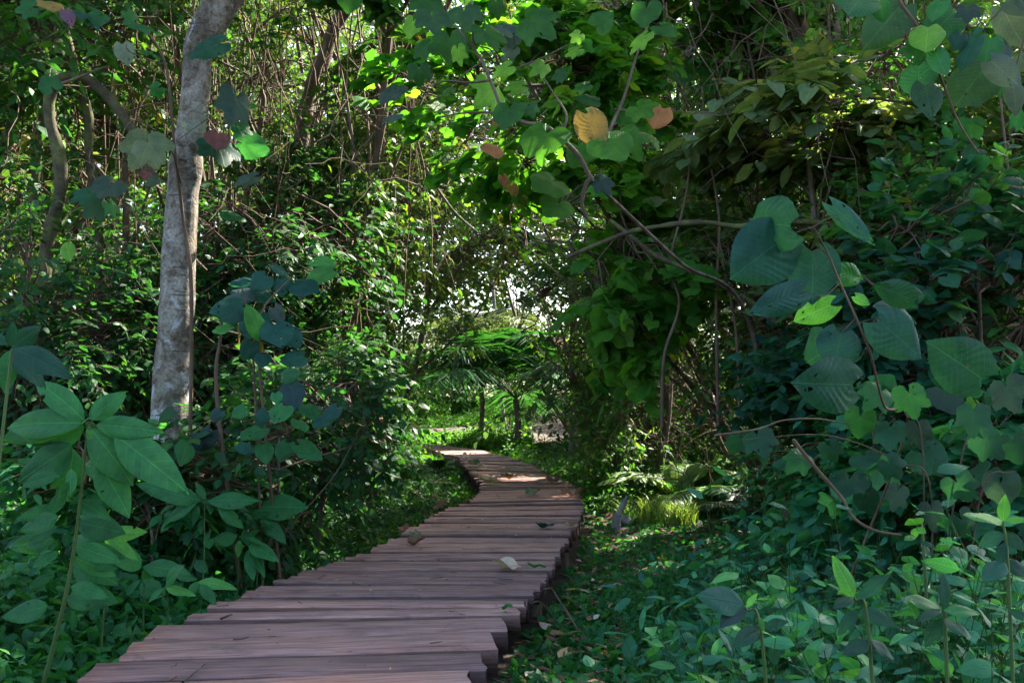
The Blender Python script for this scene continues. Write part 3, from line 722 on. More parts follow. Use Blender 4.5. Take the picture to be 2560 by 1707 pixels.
# name, category, label, centre px, py, distance, half-width px, half-height px, depth radius m, twigs, leaf size, kind, palette
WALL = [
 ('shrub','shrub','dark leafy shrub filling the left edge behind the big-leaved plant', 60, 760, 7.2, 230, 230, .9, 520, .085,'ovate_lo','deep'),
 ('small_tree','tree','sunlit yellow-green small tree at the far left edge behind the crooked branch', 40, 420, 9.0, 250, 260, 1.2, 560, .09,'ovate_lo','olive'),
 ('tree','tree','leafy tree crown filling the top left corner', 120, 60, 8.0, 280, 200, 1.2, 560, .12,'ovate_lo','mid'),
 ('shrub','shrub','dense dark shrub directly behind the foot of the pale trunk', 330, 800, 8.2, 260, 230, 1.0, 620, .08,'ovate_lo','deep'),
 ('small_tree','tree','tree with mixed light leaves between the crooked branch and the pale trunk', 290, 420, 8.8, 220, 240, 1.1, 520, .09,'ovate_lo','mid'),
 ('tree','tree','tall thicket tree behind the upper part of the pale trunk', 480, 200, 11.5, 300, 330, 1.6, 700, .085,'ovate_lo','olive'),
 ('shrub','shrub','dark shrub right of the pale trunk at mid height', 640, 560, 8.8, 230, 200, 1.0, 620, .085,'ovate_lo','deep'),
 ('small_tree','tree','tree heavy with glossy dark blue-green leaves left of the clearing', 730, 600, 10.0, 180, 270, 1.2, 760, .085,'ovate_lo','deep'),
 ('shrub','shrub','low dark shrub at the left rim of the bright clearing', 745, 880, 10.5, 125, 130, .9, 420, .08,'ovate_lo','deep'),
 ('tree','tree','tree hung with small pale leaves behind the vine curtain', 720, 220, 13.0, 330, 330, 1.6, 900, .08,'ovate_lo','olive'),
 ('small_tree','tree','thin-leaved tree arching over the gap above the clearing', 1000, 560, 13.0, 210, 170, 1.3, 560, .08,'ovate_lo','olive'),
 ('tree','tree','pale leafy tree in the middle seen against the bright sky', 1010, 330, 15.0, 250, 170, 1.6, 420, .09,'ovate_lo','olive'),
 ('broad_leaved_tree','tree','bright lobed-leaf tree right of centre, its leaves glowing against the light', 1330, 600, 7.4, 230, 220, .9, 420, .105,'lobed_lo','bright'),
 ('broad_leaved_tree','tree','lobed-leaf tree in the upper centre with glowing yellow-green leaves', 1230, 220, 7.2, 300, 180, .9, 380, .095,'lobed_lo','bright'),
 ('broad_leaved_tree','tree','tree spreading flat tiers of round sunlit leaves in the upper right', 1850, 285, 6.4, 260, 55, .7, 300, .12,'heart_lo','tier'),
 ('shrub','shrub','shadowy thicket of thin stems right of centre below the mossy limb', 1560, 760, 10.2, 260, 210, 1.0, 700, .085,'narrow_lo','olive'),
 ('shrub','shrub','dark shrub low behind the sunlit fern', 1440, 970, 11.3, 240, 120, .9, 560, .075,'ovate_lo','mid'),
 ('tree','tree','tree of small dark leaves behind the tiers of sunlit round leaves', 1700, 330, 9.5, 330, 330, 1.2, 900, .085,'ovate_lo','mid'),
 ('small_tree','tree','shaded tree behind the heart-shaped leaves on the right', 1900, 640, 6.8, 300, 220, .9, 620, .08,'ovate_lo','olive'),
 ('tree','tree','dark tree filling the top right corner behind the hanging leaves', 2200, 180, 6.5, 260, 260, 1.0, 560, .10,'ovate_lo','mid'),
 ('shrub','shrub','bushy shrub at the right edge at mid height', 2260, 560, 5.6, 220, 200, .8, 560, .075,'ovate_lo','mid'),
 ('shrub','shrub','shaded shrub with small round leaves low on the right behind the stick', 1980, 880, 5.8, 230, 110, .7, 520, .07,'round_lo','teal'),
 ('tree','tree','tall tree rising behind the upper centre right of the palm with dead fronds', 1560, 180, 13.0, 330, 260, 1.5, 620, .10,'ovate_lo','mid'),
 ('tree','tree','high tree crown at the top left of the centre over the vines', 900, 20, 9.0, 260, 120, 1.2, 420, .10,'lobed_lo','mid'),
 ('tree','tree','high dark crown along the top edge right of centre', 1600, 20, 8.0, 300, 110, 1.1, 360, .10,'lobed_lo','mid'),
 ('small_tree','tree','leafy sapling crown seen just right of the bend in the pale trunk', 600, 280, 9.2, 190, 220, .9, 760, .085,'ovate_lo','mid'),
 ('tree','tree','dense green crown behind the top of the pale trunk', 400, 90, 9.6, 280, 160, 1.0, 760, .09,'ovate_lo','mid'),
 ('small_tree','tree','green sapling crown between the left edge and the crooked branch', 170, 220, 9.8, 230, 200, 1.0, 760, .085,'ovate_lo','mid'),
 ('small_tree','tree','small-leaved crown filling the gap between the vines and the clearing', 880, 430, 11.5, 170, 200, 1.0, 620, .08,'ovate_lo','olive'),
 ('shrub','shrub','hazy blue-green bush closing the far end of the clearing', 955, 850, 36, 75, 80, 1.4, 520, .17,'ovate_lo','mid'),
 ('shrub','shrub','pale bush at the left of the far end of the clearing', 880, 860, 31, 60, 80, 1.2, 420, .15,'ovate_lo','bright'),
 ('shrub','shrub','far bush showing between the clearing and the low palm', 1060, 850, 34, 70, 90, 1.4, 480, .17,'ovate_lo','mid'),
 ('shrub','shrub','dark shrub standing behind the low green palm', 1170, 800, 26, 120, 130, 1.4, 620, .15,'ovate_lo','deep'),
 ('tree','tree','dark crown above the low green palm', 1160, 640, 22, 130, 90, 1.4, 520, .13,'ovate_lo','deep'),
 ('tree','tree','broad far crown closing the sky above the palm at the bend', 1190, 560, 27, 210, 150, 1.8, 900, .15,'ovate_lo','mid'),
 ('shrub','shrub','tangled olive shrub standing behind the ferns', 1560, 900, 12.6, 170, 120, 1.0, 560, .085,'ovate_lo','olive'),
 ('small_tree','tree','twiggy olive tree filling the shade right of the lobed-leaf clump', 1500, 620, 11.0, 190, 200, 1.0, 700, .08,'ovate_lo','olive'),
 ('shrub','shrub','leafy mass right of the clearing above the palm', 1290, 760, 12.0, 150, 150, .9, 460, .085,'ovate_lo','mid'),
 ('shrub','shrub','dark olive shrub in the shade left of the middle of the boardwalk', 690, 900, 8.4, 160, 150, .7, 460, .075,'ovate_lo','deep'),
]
for i, (nm, ct, lb, px, py, d, hx, hy, ry, n, sz, kd, pal) in enumerate(WALL):
    plant(nm, ct, lb, at(px, py, d), (HALF(hx, d), ry, HALF(hy, d)), n, sz, kd, pal, tr=.028 if ct == 'shrub' else (.028 if nm == 'broad_leaved_tree' else .05),
          seed=100+i, nl=9 if not kd.startswith(('lobed', 'heart')) else 6, limbs=8, up=1.2 if kd in ('heart_lo',) else 1.0,
          jit=.3 if kd == 'heart_lo' else .5, bark=M_BARK, base={1190: (P(1330,0,27)[0], 28.5), 1160: (P(1330,0,22)[0], 23.5), 1000: (P(860,0,13)[0], 13.5), 1330: (P(1830,0,8)[0], 8.4), 1230: (P(1860,0,8)[0], 8.8), 1600: (P(1900,0,9)[0], 9.2), 1700: (P(1840,0,9.5)[0], 10.8), 1840: (P(2010,0,6.6)[0], 7.0), 1560: (P(1700,0,12)[0], 12), 900: (P(680,0,9)[0], 9.5), 1010: (P(840,0,15)[0], 15.5)}.get(px))
vine_curtain('vine_curtain', 'curtain of leafy hanging vines right of the pale trunk', *[P(540,0,9.6)[0], P(940,0,9.6)[0]], 9.0, 9.8, 5.6, .9, 44, .08, 'olive', 1, per=60)
vine_curtain('vine_curtain', 'hanging vines behind the pale trunk at the upper left', *[P(180,0,9.6)[0], P(560,0,9.6)[0]], 9.4, 9.2, 5.6, .8, 30, .08, 'olive', 2, per=60)
vine_curtain('vine_curtain', 'thin bare vines hanging in the upper right behind the tree tiers', *[P(1560,0,7.6)[0], P(2150,0,7.6)[0]], 7.9, 7.4, 4.6, .9, 34, .07, 'mid', 3, per=22)

# far forest beyond the clearing
def far_forest():
    rg = rng_(9); ml, mt = MB(), MB(); n = 26000
    x = rg.uniform(-22, 22, n); y = rg.uniform(17, 44, n); zt = 2.0 + .43*y + 1.2*np.sin(x*.5)+.8*np.sin(x*1.3+2)
    # the clearing corridor stays open low down
    z = rg.random(n)**.8*zt + gz(x, y)
    open_ = (np.abs(x + 2.4*y/24) < 1.9) & (y < 38) & (z < 5.5)
    skyhole = (np.abs(x/y - (1160-1176)/F) < .15) & (z-CAM_Z > y*.26) & (rg.random(n) < .45)
    k = ~(open_ | skyhole); C = np.stack([x, y, z], 1)[k]
    sprays(ml, None, rg, C, unit(rg.normal(0, 1, C.shape)), .9, 12, .20, 'ovate_lo', 'far')
    n = 8000; x = rg.uniform(-40, 40, n); y = rg.uniform(42, 60, n); z = rg.random(n)*(2+.40*y)+gz(x, y); C = np.stack([x, y, z], 1)
    hole = (np.abs(x/y - (1180-1176)/F) < .13) & (z > y*.30) & (rg.random(n) < .4); C = C[~hole]
    sprays(ml, None, rg, C, unit(rg.normal(0, 1, C.shape)), 1.6, 12, .42, 'ovate_lo', 'far', cut=False)
    o = ml.build('distant_forest', M_LEAF, None, (0, 35, 0)); tag(o, 'distant wood of mixed trees beyond the clearing', 'forest', kind='stuff')
far_forest()

# clearing: soft bright herbs and blue-green bushes
def herbs(name, label, reg, n, size, hgt, pal, seed, kind='ovate_lo', bend=None, nl=8, cat='undergrowth', margin=.015, cut=True, hpow=1.5, jit=.4, cond=None):
    """reg(rg, n) -> xy; upright little plants with leaf pairs"""
    rg = rng_(seed); xy = reg(rg, n); k = deck_clear(xy, margin); xy = xy[k]
    if cond is not None: xy = xy[cond(xy)]
    n = len(xy); base = np.stack([xy[:, 0], xy[:, 1], gz(xy[:, 0], xy[:, 1])-.01], 1)
    patch = .55 + .45*np.sin(xy[:, 0]*2.3+xy[:, 1]*.9)*np.sin(xy[:, 1]*1.9-xy[:, 0]*1.1+1) + .15*np.sin(xy[:, 0]*7)*np.sin(xy[:, 1]*6)
    h = hgt[0] + (hgt[1]-hgt[0])*rg.random(n)**hpow*np.clip(patch, .2, 1.3)
    h = h*np.clip((np.abs(xy[:, 0]-np.interp(xy[:, 1], _c[:, 1], _c[:, 0]))-.5)/.8, .3, 1) if hgt[1] < 1 else h
    ml, mt = MB(), MB(); D = unit(np.stack([rg.normal(0, .35, n), rg.normal(0, .35, n), np.ones(n)], 1))
    sprays(ml, mt, rg, base, D, h, nl, size, kind, pal, .12, 'up', tr=.0022 if hgt[1] < 1 else .004, cut=cut, jit=jit, szj=.4, bend=.16 if hgt[1] < 1 else .3)
    stc = np.array([.05, .09, .025] if hgt[1] < 1 else [.05, .04, .02], np.float32)
    org = (float(xy[:, 0].mean()), float(xy[:, 1].mean()), 0)
    mb = MB(); mb.v = ml.v + [v for v in mt.v]; mb.uv = ml.uv + mt.uv; mb.col = ml.col + [np.tile(stc, (len(v), 1)) for v in mt.v]
    off = ml.n; mb.f = ml.f + [f + off for f in mt.f]; mb.n = ml.n + mt.n
    o = mb.build(name, M_LEAF, None, org); tag(o, label, cat, kind='stuff'); return o
def box(x0, x1, y0, y1):
    return lambda rg, n: np.stack([rg.uniform(x0, x1, n), rg.uniform(y0, y1, n)], 1)
def wedge(px0, px1, y0, y1, p=1.0):
    """area between two photo columns from y0 to y1 metres ahead"""
    def f(rg, n):
        y = y0*(y1/y0)**(rg.random(n)**p); a = rg.uniform((px0-1176)/F, (px1-1176)/F, n); return np.stack([a*y, y], 1)
    return f
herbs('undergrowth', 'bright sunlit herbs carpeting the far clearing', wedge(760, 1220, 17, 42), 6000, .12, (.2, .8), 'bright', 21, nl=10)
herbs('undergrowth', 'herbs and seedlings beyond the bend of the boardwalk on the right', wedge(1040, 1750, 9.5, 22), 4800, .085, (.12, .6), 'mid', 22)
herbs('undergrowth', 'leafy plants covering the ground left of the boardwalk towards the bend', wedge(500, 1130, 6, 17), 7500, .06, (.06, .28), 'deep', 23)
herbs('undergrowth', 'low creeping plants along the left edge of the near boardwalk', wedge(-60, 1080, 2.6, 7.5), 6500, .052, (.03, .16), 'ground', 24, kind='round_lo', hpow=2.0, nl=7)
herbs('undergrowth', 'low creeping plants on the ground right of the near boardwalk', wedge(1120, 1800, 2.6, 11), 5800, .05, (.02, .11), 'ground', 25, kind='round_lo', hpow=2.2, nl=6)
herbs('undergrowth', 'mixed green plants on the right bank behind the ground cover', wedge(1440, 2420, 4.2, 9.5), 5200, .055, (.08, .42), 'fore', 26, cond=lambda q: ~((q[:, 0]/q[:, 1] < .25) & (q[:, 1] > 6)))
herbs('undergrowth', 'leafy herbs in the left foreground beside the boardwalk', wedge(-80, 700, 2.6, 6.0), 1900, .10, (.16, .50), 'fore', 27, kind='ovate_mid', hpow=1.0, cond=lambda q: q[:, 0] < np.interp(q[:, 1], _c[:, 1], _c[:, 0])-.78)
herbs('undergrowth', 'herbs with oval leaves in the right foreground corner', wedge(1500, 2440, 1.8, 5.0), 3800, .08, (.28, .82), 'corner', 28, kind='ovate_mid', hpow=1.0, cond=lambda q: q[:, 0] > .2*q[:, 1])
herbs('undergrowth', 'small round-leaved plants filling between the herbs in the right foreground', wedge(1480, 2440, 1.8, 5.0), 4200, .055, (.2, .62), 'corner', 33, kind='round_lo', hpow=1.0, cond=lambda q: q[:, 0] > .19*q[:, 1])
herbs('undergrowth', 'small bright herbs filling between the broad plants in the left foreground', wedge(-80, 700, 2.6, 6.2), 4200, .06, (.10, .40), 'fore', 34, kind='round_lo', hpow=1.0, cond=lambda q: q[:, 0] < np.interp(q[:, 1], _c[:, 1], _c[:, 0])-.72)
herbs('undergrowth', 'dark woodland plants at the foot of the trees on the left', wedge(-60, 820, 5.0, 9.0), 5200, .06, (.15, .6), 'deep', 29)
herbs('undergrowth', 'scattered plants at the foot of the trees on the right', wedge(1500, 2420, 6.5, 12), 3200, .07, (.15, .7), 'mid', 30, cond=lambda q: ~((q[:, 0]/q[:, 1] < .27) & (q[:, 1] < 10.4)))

def litter():
    rg = rng_(31); n = 14000; ml = MB()
    xy = wedge(-60, 2420, 1.8, 13)(rg, n); xy = xy[deck_clear(xy, .02)]; n = len(xy)
    pos = np.stack([xy[:, 0], xy[:, 1], gz(xy[:, 0], xy[:, 1])+rg.uniform(.004, .03, n)], 1)
    leaves(ml, rg, pos, np.c_[rg.normal(0, 1, (n, 2)), rg.normal(0, .15, n)], np.c_[rg.normal(0, .3, (n, 2)), np.ones(n)], rg.uniform(.03, .085, n), 'ovate_lo', cols_(rg, 'dry', n))
    o = ml.build('leaf_litter', M_DRYLEAF, None, (0, 5, 0)); tag(o, 'brown fallen leaves littering the forest floor', 'leaf litter', kind='stuff')
    m2 = 420; q = wedge(-60, 2420, 1.8, 10)(rg, m2); q = q[deck_clear(q, .08)]; m2 = len(q); a = rg.uniform(0, 2*pi, m2); L = rg.uniform(.08, .35, m2)
    z = gz(q[:, 0], q[:, 1])+rg.uniform(.01, .05, m2); p0 = np.c_[q, z]; dv = np.c_[np.cos(a), np.sin(a), rg.normal(0, .15, m2)]*L[:, None]
    mt = MB(); tubes(mt, np.stack([p0, p0+dv*.5+rg.normal(0, .012, (m2, 3)), p0+dv], 1), np.tile([.004, .0035, .002], (m2, 1))*rg.uniform(.6, 1.5, (m2, 1)), 4)
    o = mt.build('fallen_twigs', M_TWIG, None, (0, 5, 0)); tag(o, 'small dead twigs strewn over the forest floor', 'twigs', kind='stuff')
litter()
def debris():
    rg = rng_(35); n = 420; ss = rg.uniform(DS[1], DS[-1]*.8, n); l, r = deck_at(ss); f = np.where(rg.random(n) < .5, rg.beta(.5, .5, n), rg.random(n))[:, None]; p = l*(1-f*.96-.02) + r*(f*.96+.02)
    p[:, 2] = DECK_Z + rg.uniform(.012, .018, n); mb = MB(); leaves(mb, rg, p, np.c_[rg.normal(0, 1, (n, 2)), rg.normal(0, .08, n)], np.c_[rg.normal(0, .25, (n, 2)), np.ones(n)], rg.uniform(.008, .04, n)*rg.uniform(.5, 1, n), 'ovate_lo', cols_(rg, 'dry', n))
    m = 90; q = p[:m].copy(); a = rg.uniform(0, 6.28, m); d = np.c_[np.cos(a), np.sin(a), np.zeros(m)]*rg.uniform(.02, .09, (m, 1)); mb2 = MB(); tubes(mb2, np.stack([q, q+d*.5+rg.normal(0, .003, (m, 3))*[1, 1, 0], q+d], 1), np.full((m, 3), .0016), 4)
    for v, f_, u in zip(mb2.v, mb2.f, mb2.uv): mb.add(v, f_, u, (.08, .05, .03))
    o = mb.build('plank_debris', M_DRYLEAF, None, (0, 5, DECK_Z)); tag(o, 'crumbs of dry leaf and twig lying on the planks', 'debris', kind='stuff')
debris()
OPEN = lambda q: ~((q[:, 0]/q[:, 1] < .27) & (q[:, 1] < 10.6))
# thickets: upright leafy stems closing the view between the trunks
herbs('thicket', 'tangle of leafy stems closing the view behind the pale trunk', wedge(-120, 860, 8.6, 14), 2600, .085, (.8, 4.6), 'deep', 51, nl=26, hpow=1.0, cond=lambda q: q[:, 0] < -1.2-(q[:, 1]-8)*.12)
herbs('thicket', 'tangle of leafy stems closing the view on the right', wedge(1420, 2480, 7.6, 13), 2300, .08, (.8, 4.2), 'deep', 52, nl=26, hpow=1.0, cond=OPEN)
herbs('thicket', 'lighter leafy stems in the background around the gap', wedge(620, 1560, 15, 24), 1500, .11, (1.0, 6.0), 'olive', 53, nl=26, hpow=1.0, cond=lambda q: (q[:, 0]/q[:, 1] < -.14) | (q[:, 0]/q[:, 1] > .075))

# tangles of bare twigs and thin lianas inside the thickets
def tangle(name, label, reg, z0, z1, n, L, seed, r=.005, mat=None):
    rg = rng_(seed); q = reg(rg, n); z = rg.uniform(z0, z1, n) + gz(q[:, 0], q[:, 1]); k = 8; p = np.c_[q, z]; t = np.linspace(0, 1, k)[None, :, None]
    d = unit(rg.normal(0, 1, (n, 3))*np.array([1, .5, .75])); b = rg.normal(0, .35, (n, 1, 3)); b[..., 2] -= .25; ln = L*rg.uniform(.35, 1.4, (n, 1, 1))
    pts = p[:, None] + (d[:, None]*t + b*t**2 + rg.normal(0, .02, (n, k, 3)))*ln; ok = deck_clear(pts[:, -1, :2], .25) & deck_clear(q, .25); pts = pts[ok]; n = len(pts)
    rr = r*rg.uniform(.4, 1.5, (n, 1))*np.linspace(1, .35, k)[None]; mb = MB(); tubes(mb, pts, rr, 4)
    j = rg.integers(1, k-1, n*2); i = rg.integers(0, n, n*2); st = pts[i, j]; e = unit(rg.normal(0, 1, (n*2, 3)))*ln.mean()*rg.uniform(.15, .45, (n*2, 1))
    tubes(mb, np.stack([st, st+e*.5+rg.normal(0, .02, (n*2, 3)), st+e], 1), r*.5*np.tile([1, .7, .3], (n*2, 1)), 3)
    o = mb.build(name, mat or M_VINE, None, (float(q[:, 0].mean()), float(q[:, 1].mean()), 0)); tag(o, label, 'twigs', kind='stuff')
tangle('twig_tangle', 'tangle of bare brown twigs in the thicket right of the path', wedge(1500, 2100, 7.4, 10.5), .5, 3.0, 300, 1.1, 61)
tangle('twig_tangle', 'tangle of bare twigs and thin vines in the thicket behind the pale trunk', wedge(-60, 900, 7.0, 9.6), .2, 4.4, 200, 1.2, 62)
tangle('twig_tangle', 'fine bare twigs crossing the upper right', wedge(1400, 2400, 5.6, 8.0), 2.6, 4.6, 150, 1.1, 63, .004)
tangle('twig_tangle', 'fine grey twigs crossing the upper middle', wedge(850, 1500, 8.0, 13.0), 2.2, 6, 240, 1.4, 64, .006, M_TWIG)
# the forest also stands behind the viewer
herbs('thicket', 'tall dark thicket standing behind the viewer across the path', box(-12, 12, -9, -5), 900, .22, (2.5, 7.5), 'deep', 54, nl=30, hpow=.6)
# canopy overhead: tall trees whose crowns shade the path
CAN = [(-4.5, 6.5, 8.5, 3.4, 'tall forest tree on the left whose crown closes over the trunk'), (-.8, 10.5, 9.0, 3.3, 'tall forest tree behind the bend of the boardwalk shading it'),
       (3.8, 7.5, 8.6, 3.4, 'tall forest tree on the right whose crown shades the bank'), (5.8, 12.5, 9.5, 3.6, 'tall dark tree deep in the forest on the right'), (-6.5, 13, 9.5, 3.8, 'tall dark tree deep in the forest on the left'),
       (.6, 6.2, 8.0, 2.6, 'tree crown right above the middle of the boardwalk'), (*(G(640,1400)+SUN*9.2)[:2], 7.0, 1.8, 'unseen tall tree added to shade the near planks'), (*(G(1170,1265)+SUN*9.6)[:2], 7.7, 1.5, 'unseen tall tree added to shade the middle planks'), (1.8, 15.5, 10.5, 3.8, 'tall tree behind the palm deep in the centre right'), (7.0, 4.2, 8, 3.0, 'tall tree at the right edge over the foreground')]  # the two low crowns on sun rays are added to block sun from the planks
for i, (x, y, z, r, lb) in enumerate(CAN):
    bx = x + (2.6 if 0 < x < 4 else 0) - (2.6 if -2 < x <= 0 else 0)
    plant('tall_tree', 'tree', lb, (x, y, z), (r, r, 1.5), 400, .26, 'ovate_lo', 'mid', base=(bx, y+2.2), tr=.085, seed=300+i, nl=11, limbs=12, up=1.6, hollow=.1, leafname='crown')

# ------------------------------------------------------------------ plants close by, leaf by leaf
CR = .3516                                     # enlarged crop grid -> photo grid
def cr(ox, oy): return lambda x, y: (ox + x*CR, oy + y*CR)
R1, R2, R3 = cr(0, 0), cr(781, 0), cr(1562, 0)
R4, R5, R6 = cr(0, 514.5), cr(781, 514.5), cr(1562, 514.5)
R7, R8, R9 = cr(0, 1017), cr(781, 1017), cr(1562, 1017)
ID = lambda x, y: (x, y)
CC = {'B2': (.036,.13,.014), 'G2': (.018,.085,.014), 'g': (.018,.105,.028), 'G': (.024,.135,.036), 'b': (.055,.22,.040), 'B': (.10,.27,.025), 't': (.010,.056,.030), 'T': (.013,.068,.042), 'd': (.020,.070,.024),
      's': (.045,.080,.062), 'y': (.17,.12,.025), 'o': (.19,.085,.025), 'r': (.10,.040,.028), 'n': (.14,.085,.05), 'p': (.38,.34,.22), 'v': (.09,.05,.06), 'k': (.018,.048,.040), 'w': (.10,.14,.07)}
def leafset(root, fn, d, kind, items, seed, mat, name='leaf', face=.75, petiole=None, separate=True, M=None, dj=.12):
    """items: (base x, base y, tip x, tip y, tone[, width, lean])  lean>0 brings the tip nearer"""
    rg = rng_(seed); mt = MB()
    for it in items:
        bx, by = fn(it[0], it[1]); tx, ty = fn(it[2], it[3]); tone = it[4]; wd = it[5] if len(it) > 5 else 1.0; ln = it[6] if len(it) > 6 else rg.uniform(-.02, .08)
        dd = d + rg.uniform(-dj, dj); b = P(bx, by, dd); t = P(tx, ty, dd*(1-ln*.35)); t = b + (t-b)*(.8 if kind.startswith('lobed') else 1)
        nr = unit(CAM - b)*face + np.array([0, 0, 1-face]) + rg.normal(0, .16, 3)
        col = np.array(CC[tone])*rg.uniform(.85, 1.15)
        mb = MB(); placed_leaf(mb, rg, b, t, nr, kind, col, wd, which=int(rg.integers(0, 12)))
        o = mb.build(name, mat, root)
        if petiole is not None:
            j = P(*fn(*petiole), d) if not callable(petiole) else petiole(b)
            tubes(mt, spline([j, (j+b)/2+np.array([0, 0, .01]), b], 6), np.full(6, .0016), 4)
    return mt

def hero(name, cat, label, foot, seed, stems, r=.006, mat=None, group=None):
    """root on the ground under foot; stems: lists of points"""
    b = np.array([foot[0], foot[1], float(gz(foot[0], foot[1]))-.01]); root = empty(name, b); tag(root, label, cat, group)
    for st in stems:
        rr = r
        if isinstance(st, tuple): st, rr = st
        n = 8*len(st); mb = MB(); tubes(mb, spline(st, n), rr*np.linspace(1, .45, n), 6); mb.build('stem', mat or M_STEM, root)
    return root

# big-leaved plant, left foreground
d = 3.2; c = P(203, 975, d); foot = np.array([c[0]-.22, d+.15, gz(c[0]-.22, d+.15)])
r = hero('broad_leaved_plant', 'plant', 'large plant with a rosette of long green leaves in the left foreground', foot, 1, [([foot, (foot+c)/2+[.03, 0, 0], c], .009)])
leafset(r, ID, d, 'ovate_hi', [(190,972,-12,962,'G',.82),(192,978,70,1030,'G',.95),(194,966,86,860,'G',.95),(205,962,290,897,'G',1.1),(222,975,365,986,'G',.8),
   (208,985,312,1108,'G',1.05),(266,1000,424,1120,'G',.9),(168,1030,151,1158,'G',1.25),(226,1060,303,1184,'G',1.0),(165,1022,36,1112,'g',1.1),(120,1010,20,1060,'g',1.0,-.3),(214,965,232,905,'G',.8),(200,985,212,1020,'b',.9)], 3, M_LEAF, dj=.03)
_rr = rng_(88); _it = []
for _k in range(26):
    _a = _rr.uniform(-.5, 3.6); _y = _rr.uniform(1040, 1400); _L = _rr.uniform(60, 120); _x = 170 + (1040-_y)*.1
    _it.append((_x+cos(_a)*25, _y+sin(_a)*12, _x+cos(_a)*(25+_L), _y+abs(sin(_a))*_L*.6+12, 'Gg'[_k % 2], _rr.uniform(.85, 1.15)))
leafset(r, ID, 3.35, 'ovate_hi', _it, 5, M_LEAF, dj=.25)
d = 2.6; c = P(28, 800, d); foot = np.array([c[0]-.1, d, gz(c[0], d)])
r = hero('broad_leaved_plant', 'plant', 'big-leaved plant cut by the left edge of the photo, above the large rosette', foot, 2, [([foot, (foot+c)/2, c], .008)])
leafset(r, ID, d, 'ovate_hi', [(30,800,140,848,'t',.9),(28,810,108,884,'t',1.0),(28,800,86,748,'t',.9),(22,805,8,892,'g',1.1),(20,792,-40,755,'t',1.0),(24,795,30,740,'t',.9)], 4, M_LEAF)
d = 2.7; cs = [(470,1150),(595,1168),(548,1245),(240,1228),(385,1352),(462,1335),(330,1300)]
items = [[(462,1150,312,1108,'g',.7),(478,1150,595,1140,'G',.8),(500,1165,563,1210,'G',1),(450,1155,375,1190,'G',.9),(455,1160,440,1208,'g',.9),(470,1148,455,1105,'g',1)],
 [(593,1165,703,1156,'G',.95),(600,1185,656,1242,'G',.9),(600,1180,632,1200,'g',.9),(585,1170,540,1180,'g',1)],
 [(544,1230,480,1250,'G',1),(573,1248,637,1278,'G',1),(570,1262,580,1328,'G',.8),(577,1262,608,1312,'G',.8),(560,1232,606,1240,'g',.7),(550,1240,548,1280,'b',1)],
 [(246,1228,320,1222,'b',.9),(248,1232,320,1278,'b',1),(240,1225,188,1172,'g',1),(235,1232,160,1250,'g',1),(243,1238,250,1300,'G',1)],
 [(380,1350,450,1358,'b',1),(378,1350,335,1375,'G',1),(380,1345,400,1300,'G',1),(372,1352,325,1330,'g',1)],
 [(455,1335,538,1340,'b',.8),(455,1335,430,1370,'G',1),(452,1330,400,1318,'G',.9),(460,1340,490,1380,'G',.9)],
 [(325,1300,270,1290,'G',1),(328,1300,420,1300,'G',.95),(330,1305,350,1350,'G',1),(325,1298,300,1255,'g',1)]]
for k, ((x, y), it, wh) in enumerate(zip(cs, items, ['with pale-edged leaves just right of the large rosette','nearest the dark bush, its leaf pointing at the boardwalk','with drooping leaves close to the boardwalk edge','yellow-green, right under the large rosette',
      'lowest of the broad-leaved seedlings, near the boardwalk corner','with one long bright leaf reaching towards the planks','in the middle of the left foreground patch'])):
    dd = [4.6, 5.0, 4.8, 3.7, 3.95, 4.3, 4.1][k]; c = P(x, y, dd); foot = np.array([c[0]-.03, dd+.05, gz(c[0], dd)])
    r = hero('broad_leaved_seedling', 'plant', 'leafy seedling ' + wh, foot, 10+k, [([foot, (foot+c)/2+[.01, 0, .0], c], .004)], group='broad-leaved seedlings left of the boardwalk')
    leafset(r, ID, dd, 'ovate_hi', it, 40+k, M_LEAF, dj=.05, face=.6)

# broad round-leaved bush beside the pale trunk
d = 4.9; foot = np.array([P(560, 0, d)[0], d+.2, 0]); foot[2] = gz(foot[0], foot[1])
r = hero('broad_leaved_bush', 'shrub', 'bush with broad pale heart-shaped leaves just right of the pale trunk', foot, 20,
   [([foot, P(*R4(1420,1160), d), P(*R4(1440,750), d), P(*R4(1450,600), d)], .013), ([foot+[.2, 0, 0], P(*R4(1700,1000), d), P(*R4(1700,600), d), P(*R4(1900,350), d)], .009),
    ([foot+[.1, 0, 0], P(*R4(1650,800), d), P(*R4(1600,500), d), P(*R4(1560,350), d)], .007)], mat=M_TWIG)
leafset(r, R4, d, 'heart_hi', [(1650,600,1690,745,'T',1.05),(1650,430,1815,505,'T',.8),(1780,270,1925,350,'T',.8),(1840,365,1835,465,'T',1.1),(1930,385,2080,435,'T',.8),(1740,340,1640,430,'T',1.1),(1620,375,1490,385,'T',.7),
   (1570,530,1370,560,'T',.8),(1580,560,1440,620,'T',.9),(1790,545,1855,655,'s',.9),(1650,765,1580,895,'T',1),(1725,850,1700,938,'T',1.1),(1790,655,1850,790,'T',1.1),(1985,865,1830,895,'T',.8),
   (1415,680,1530,672,'b',.8),(2175,300,1985,350,'b',.8),(2150,225,2000,250,'b',.8),(1640,760,1720,830,'y',.8),(1700,720,1610,520,'b',.6),(1510,460,1650,490,'s',.8),(1880,700,1960,800,'T',.9)], 21, M_LEAF, face=.6)
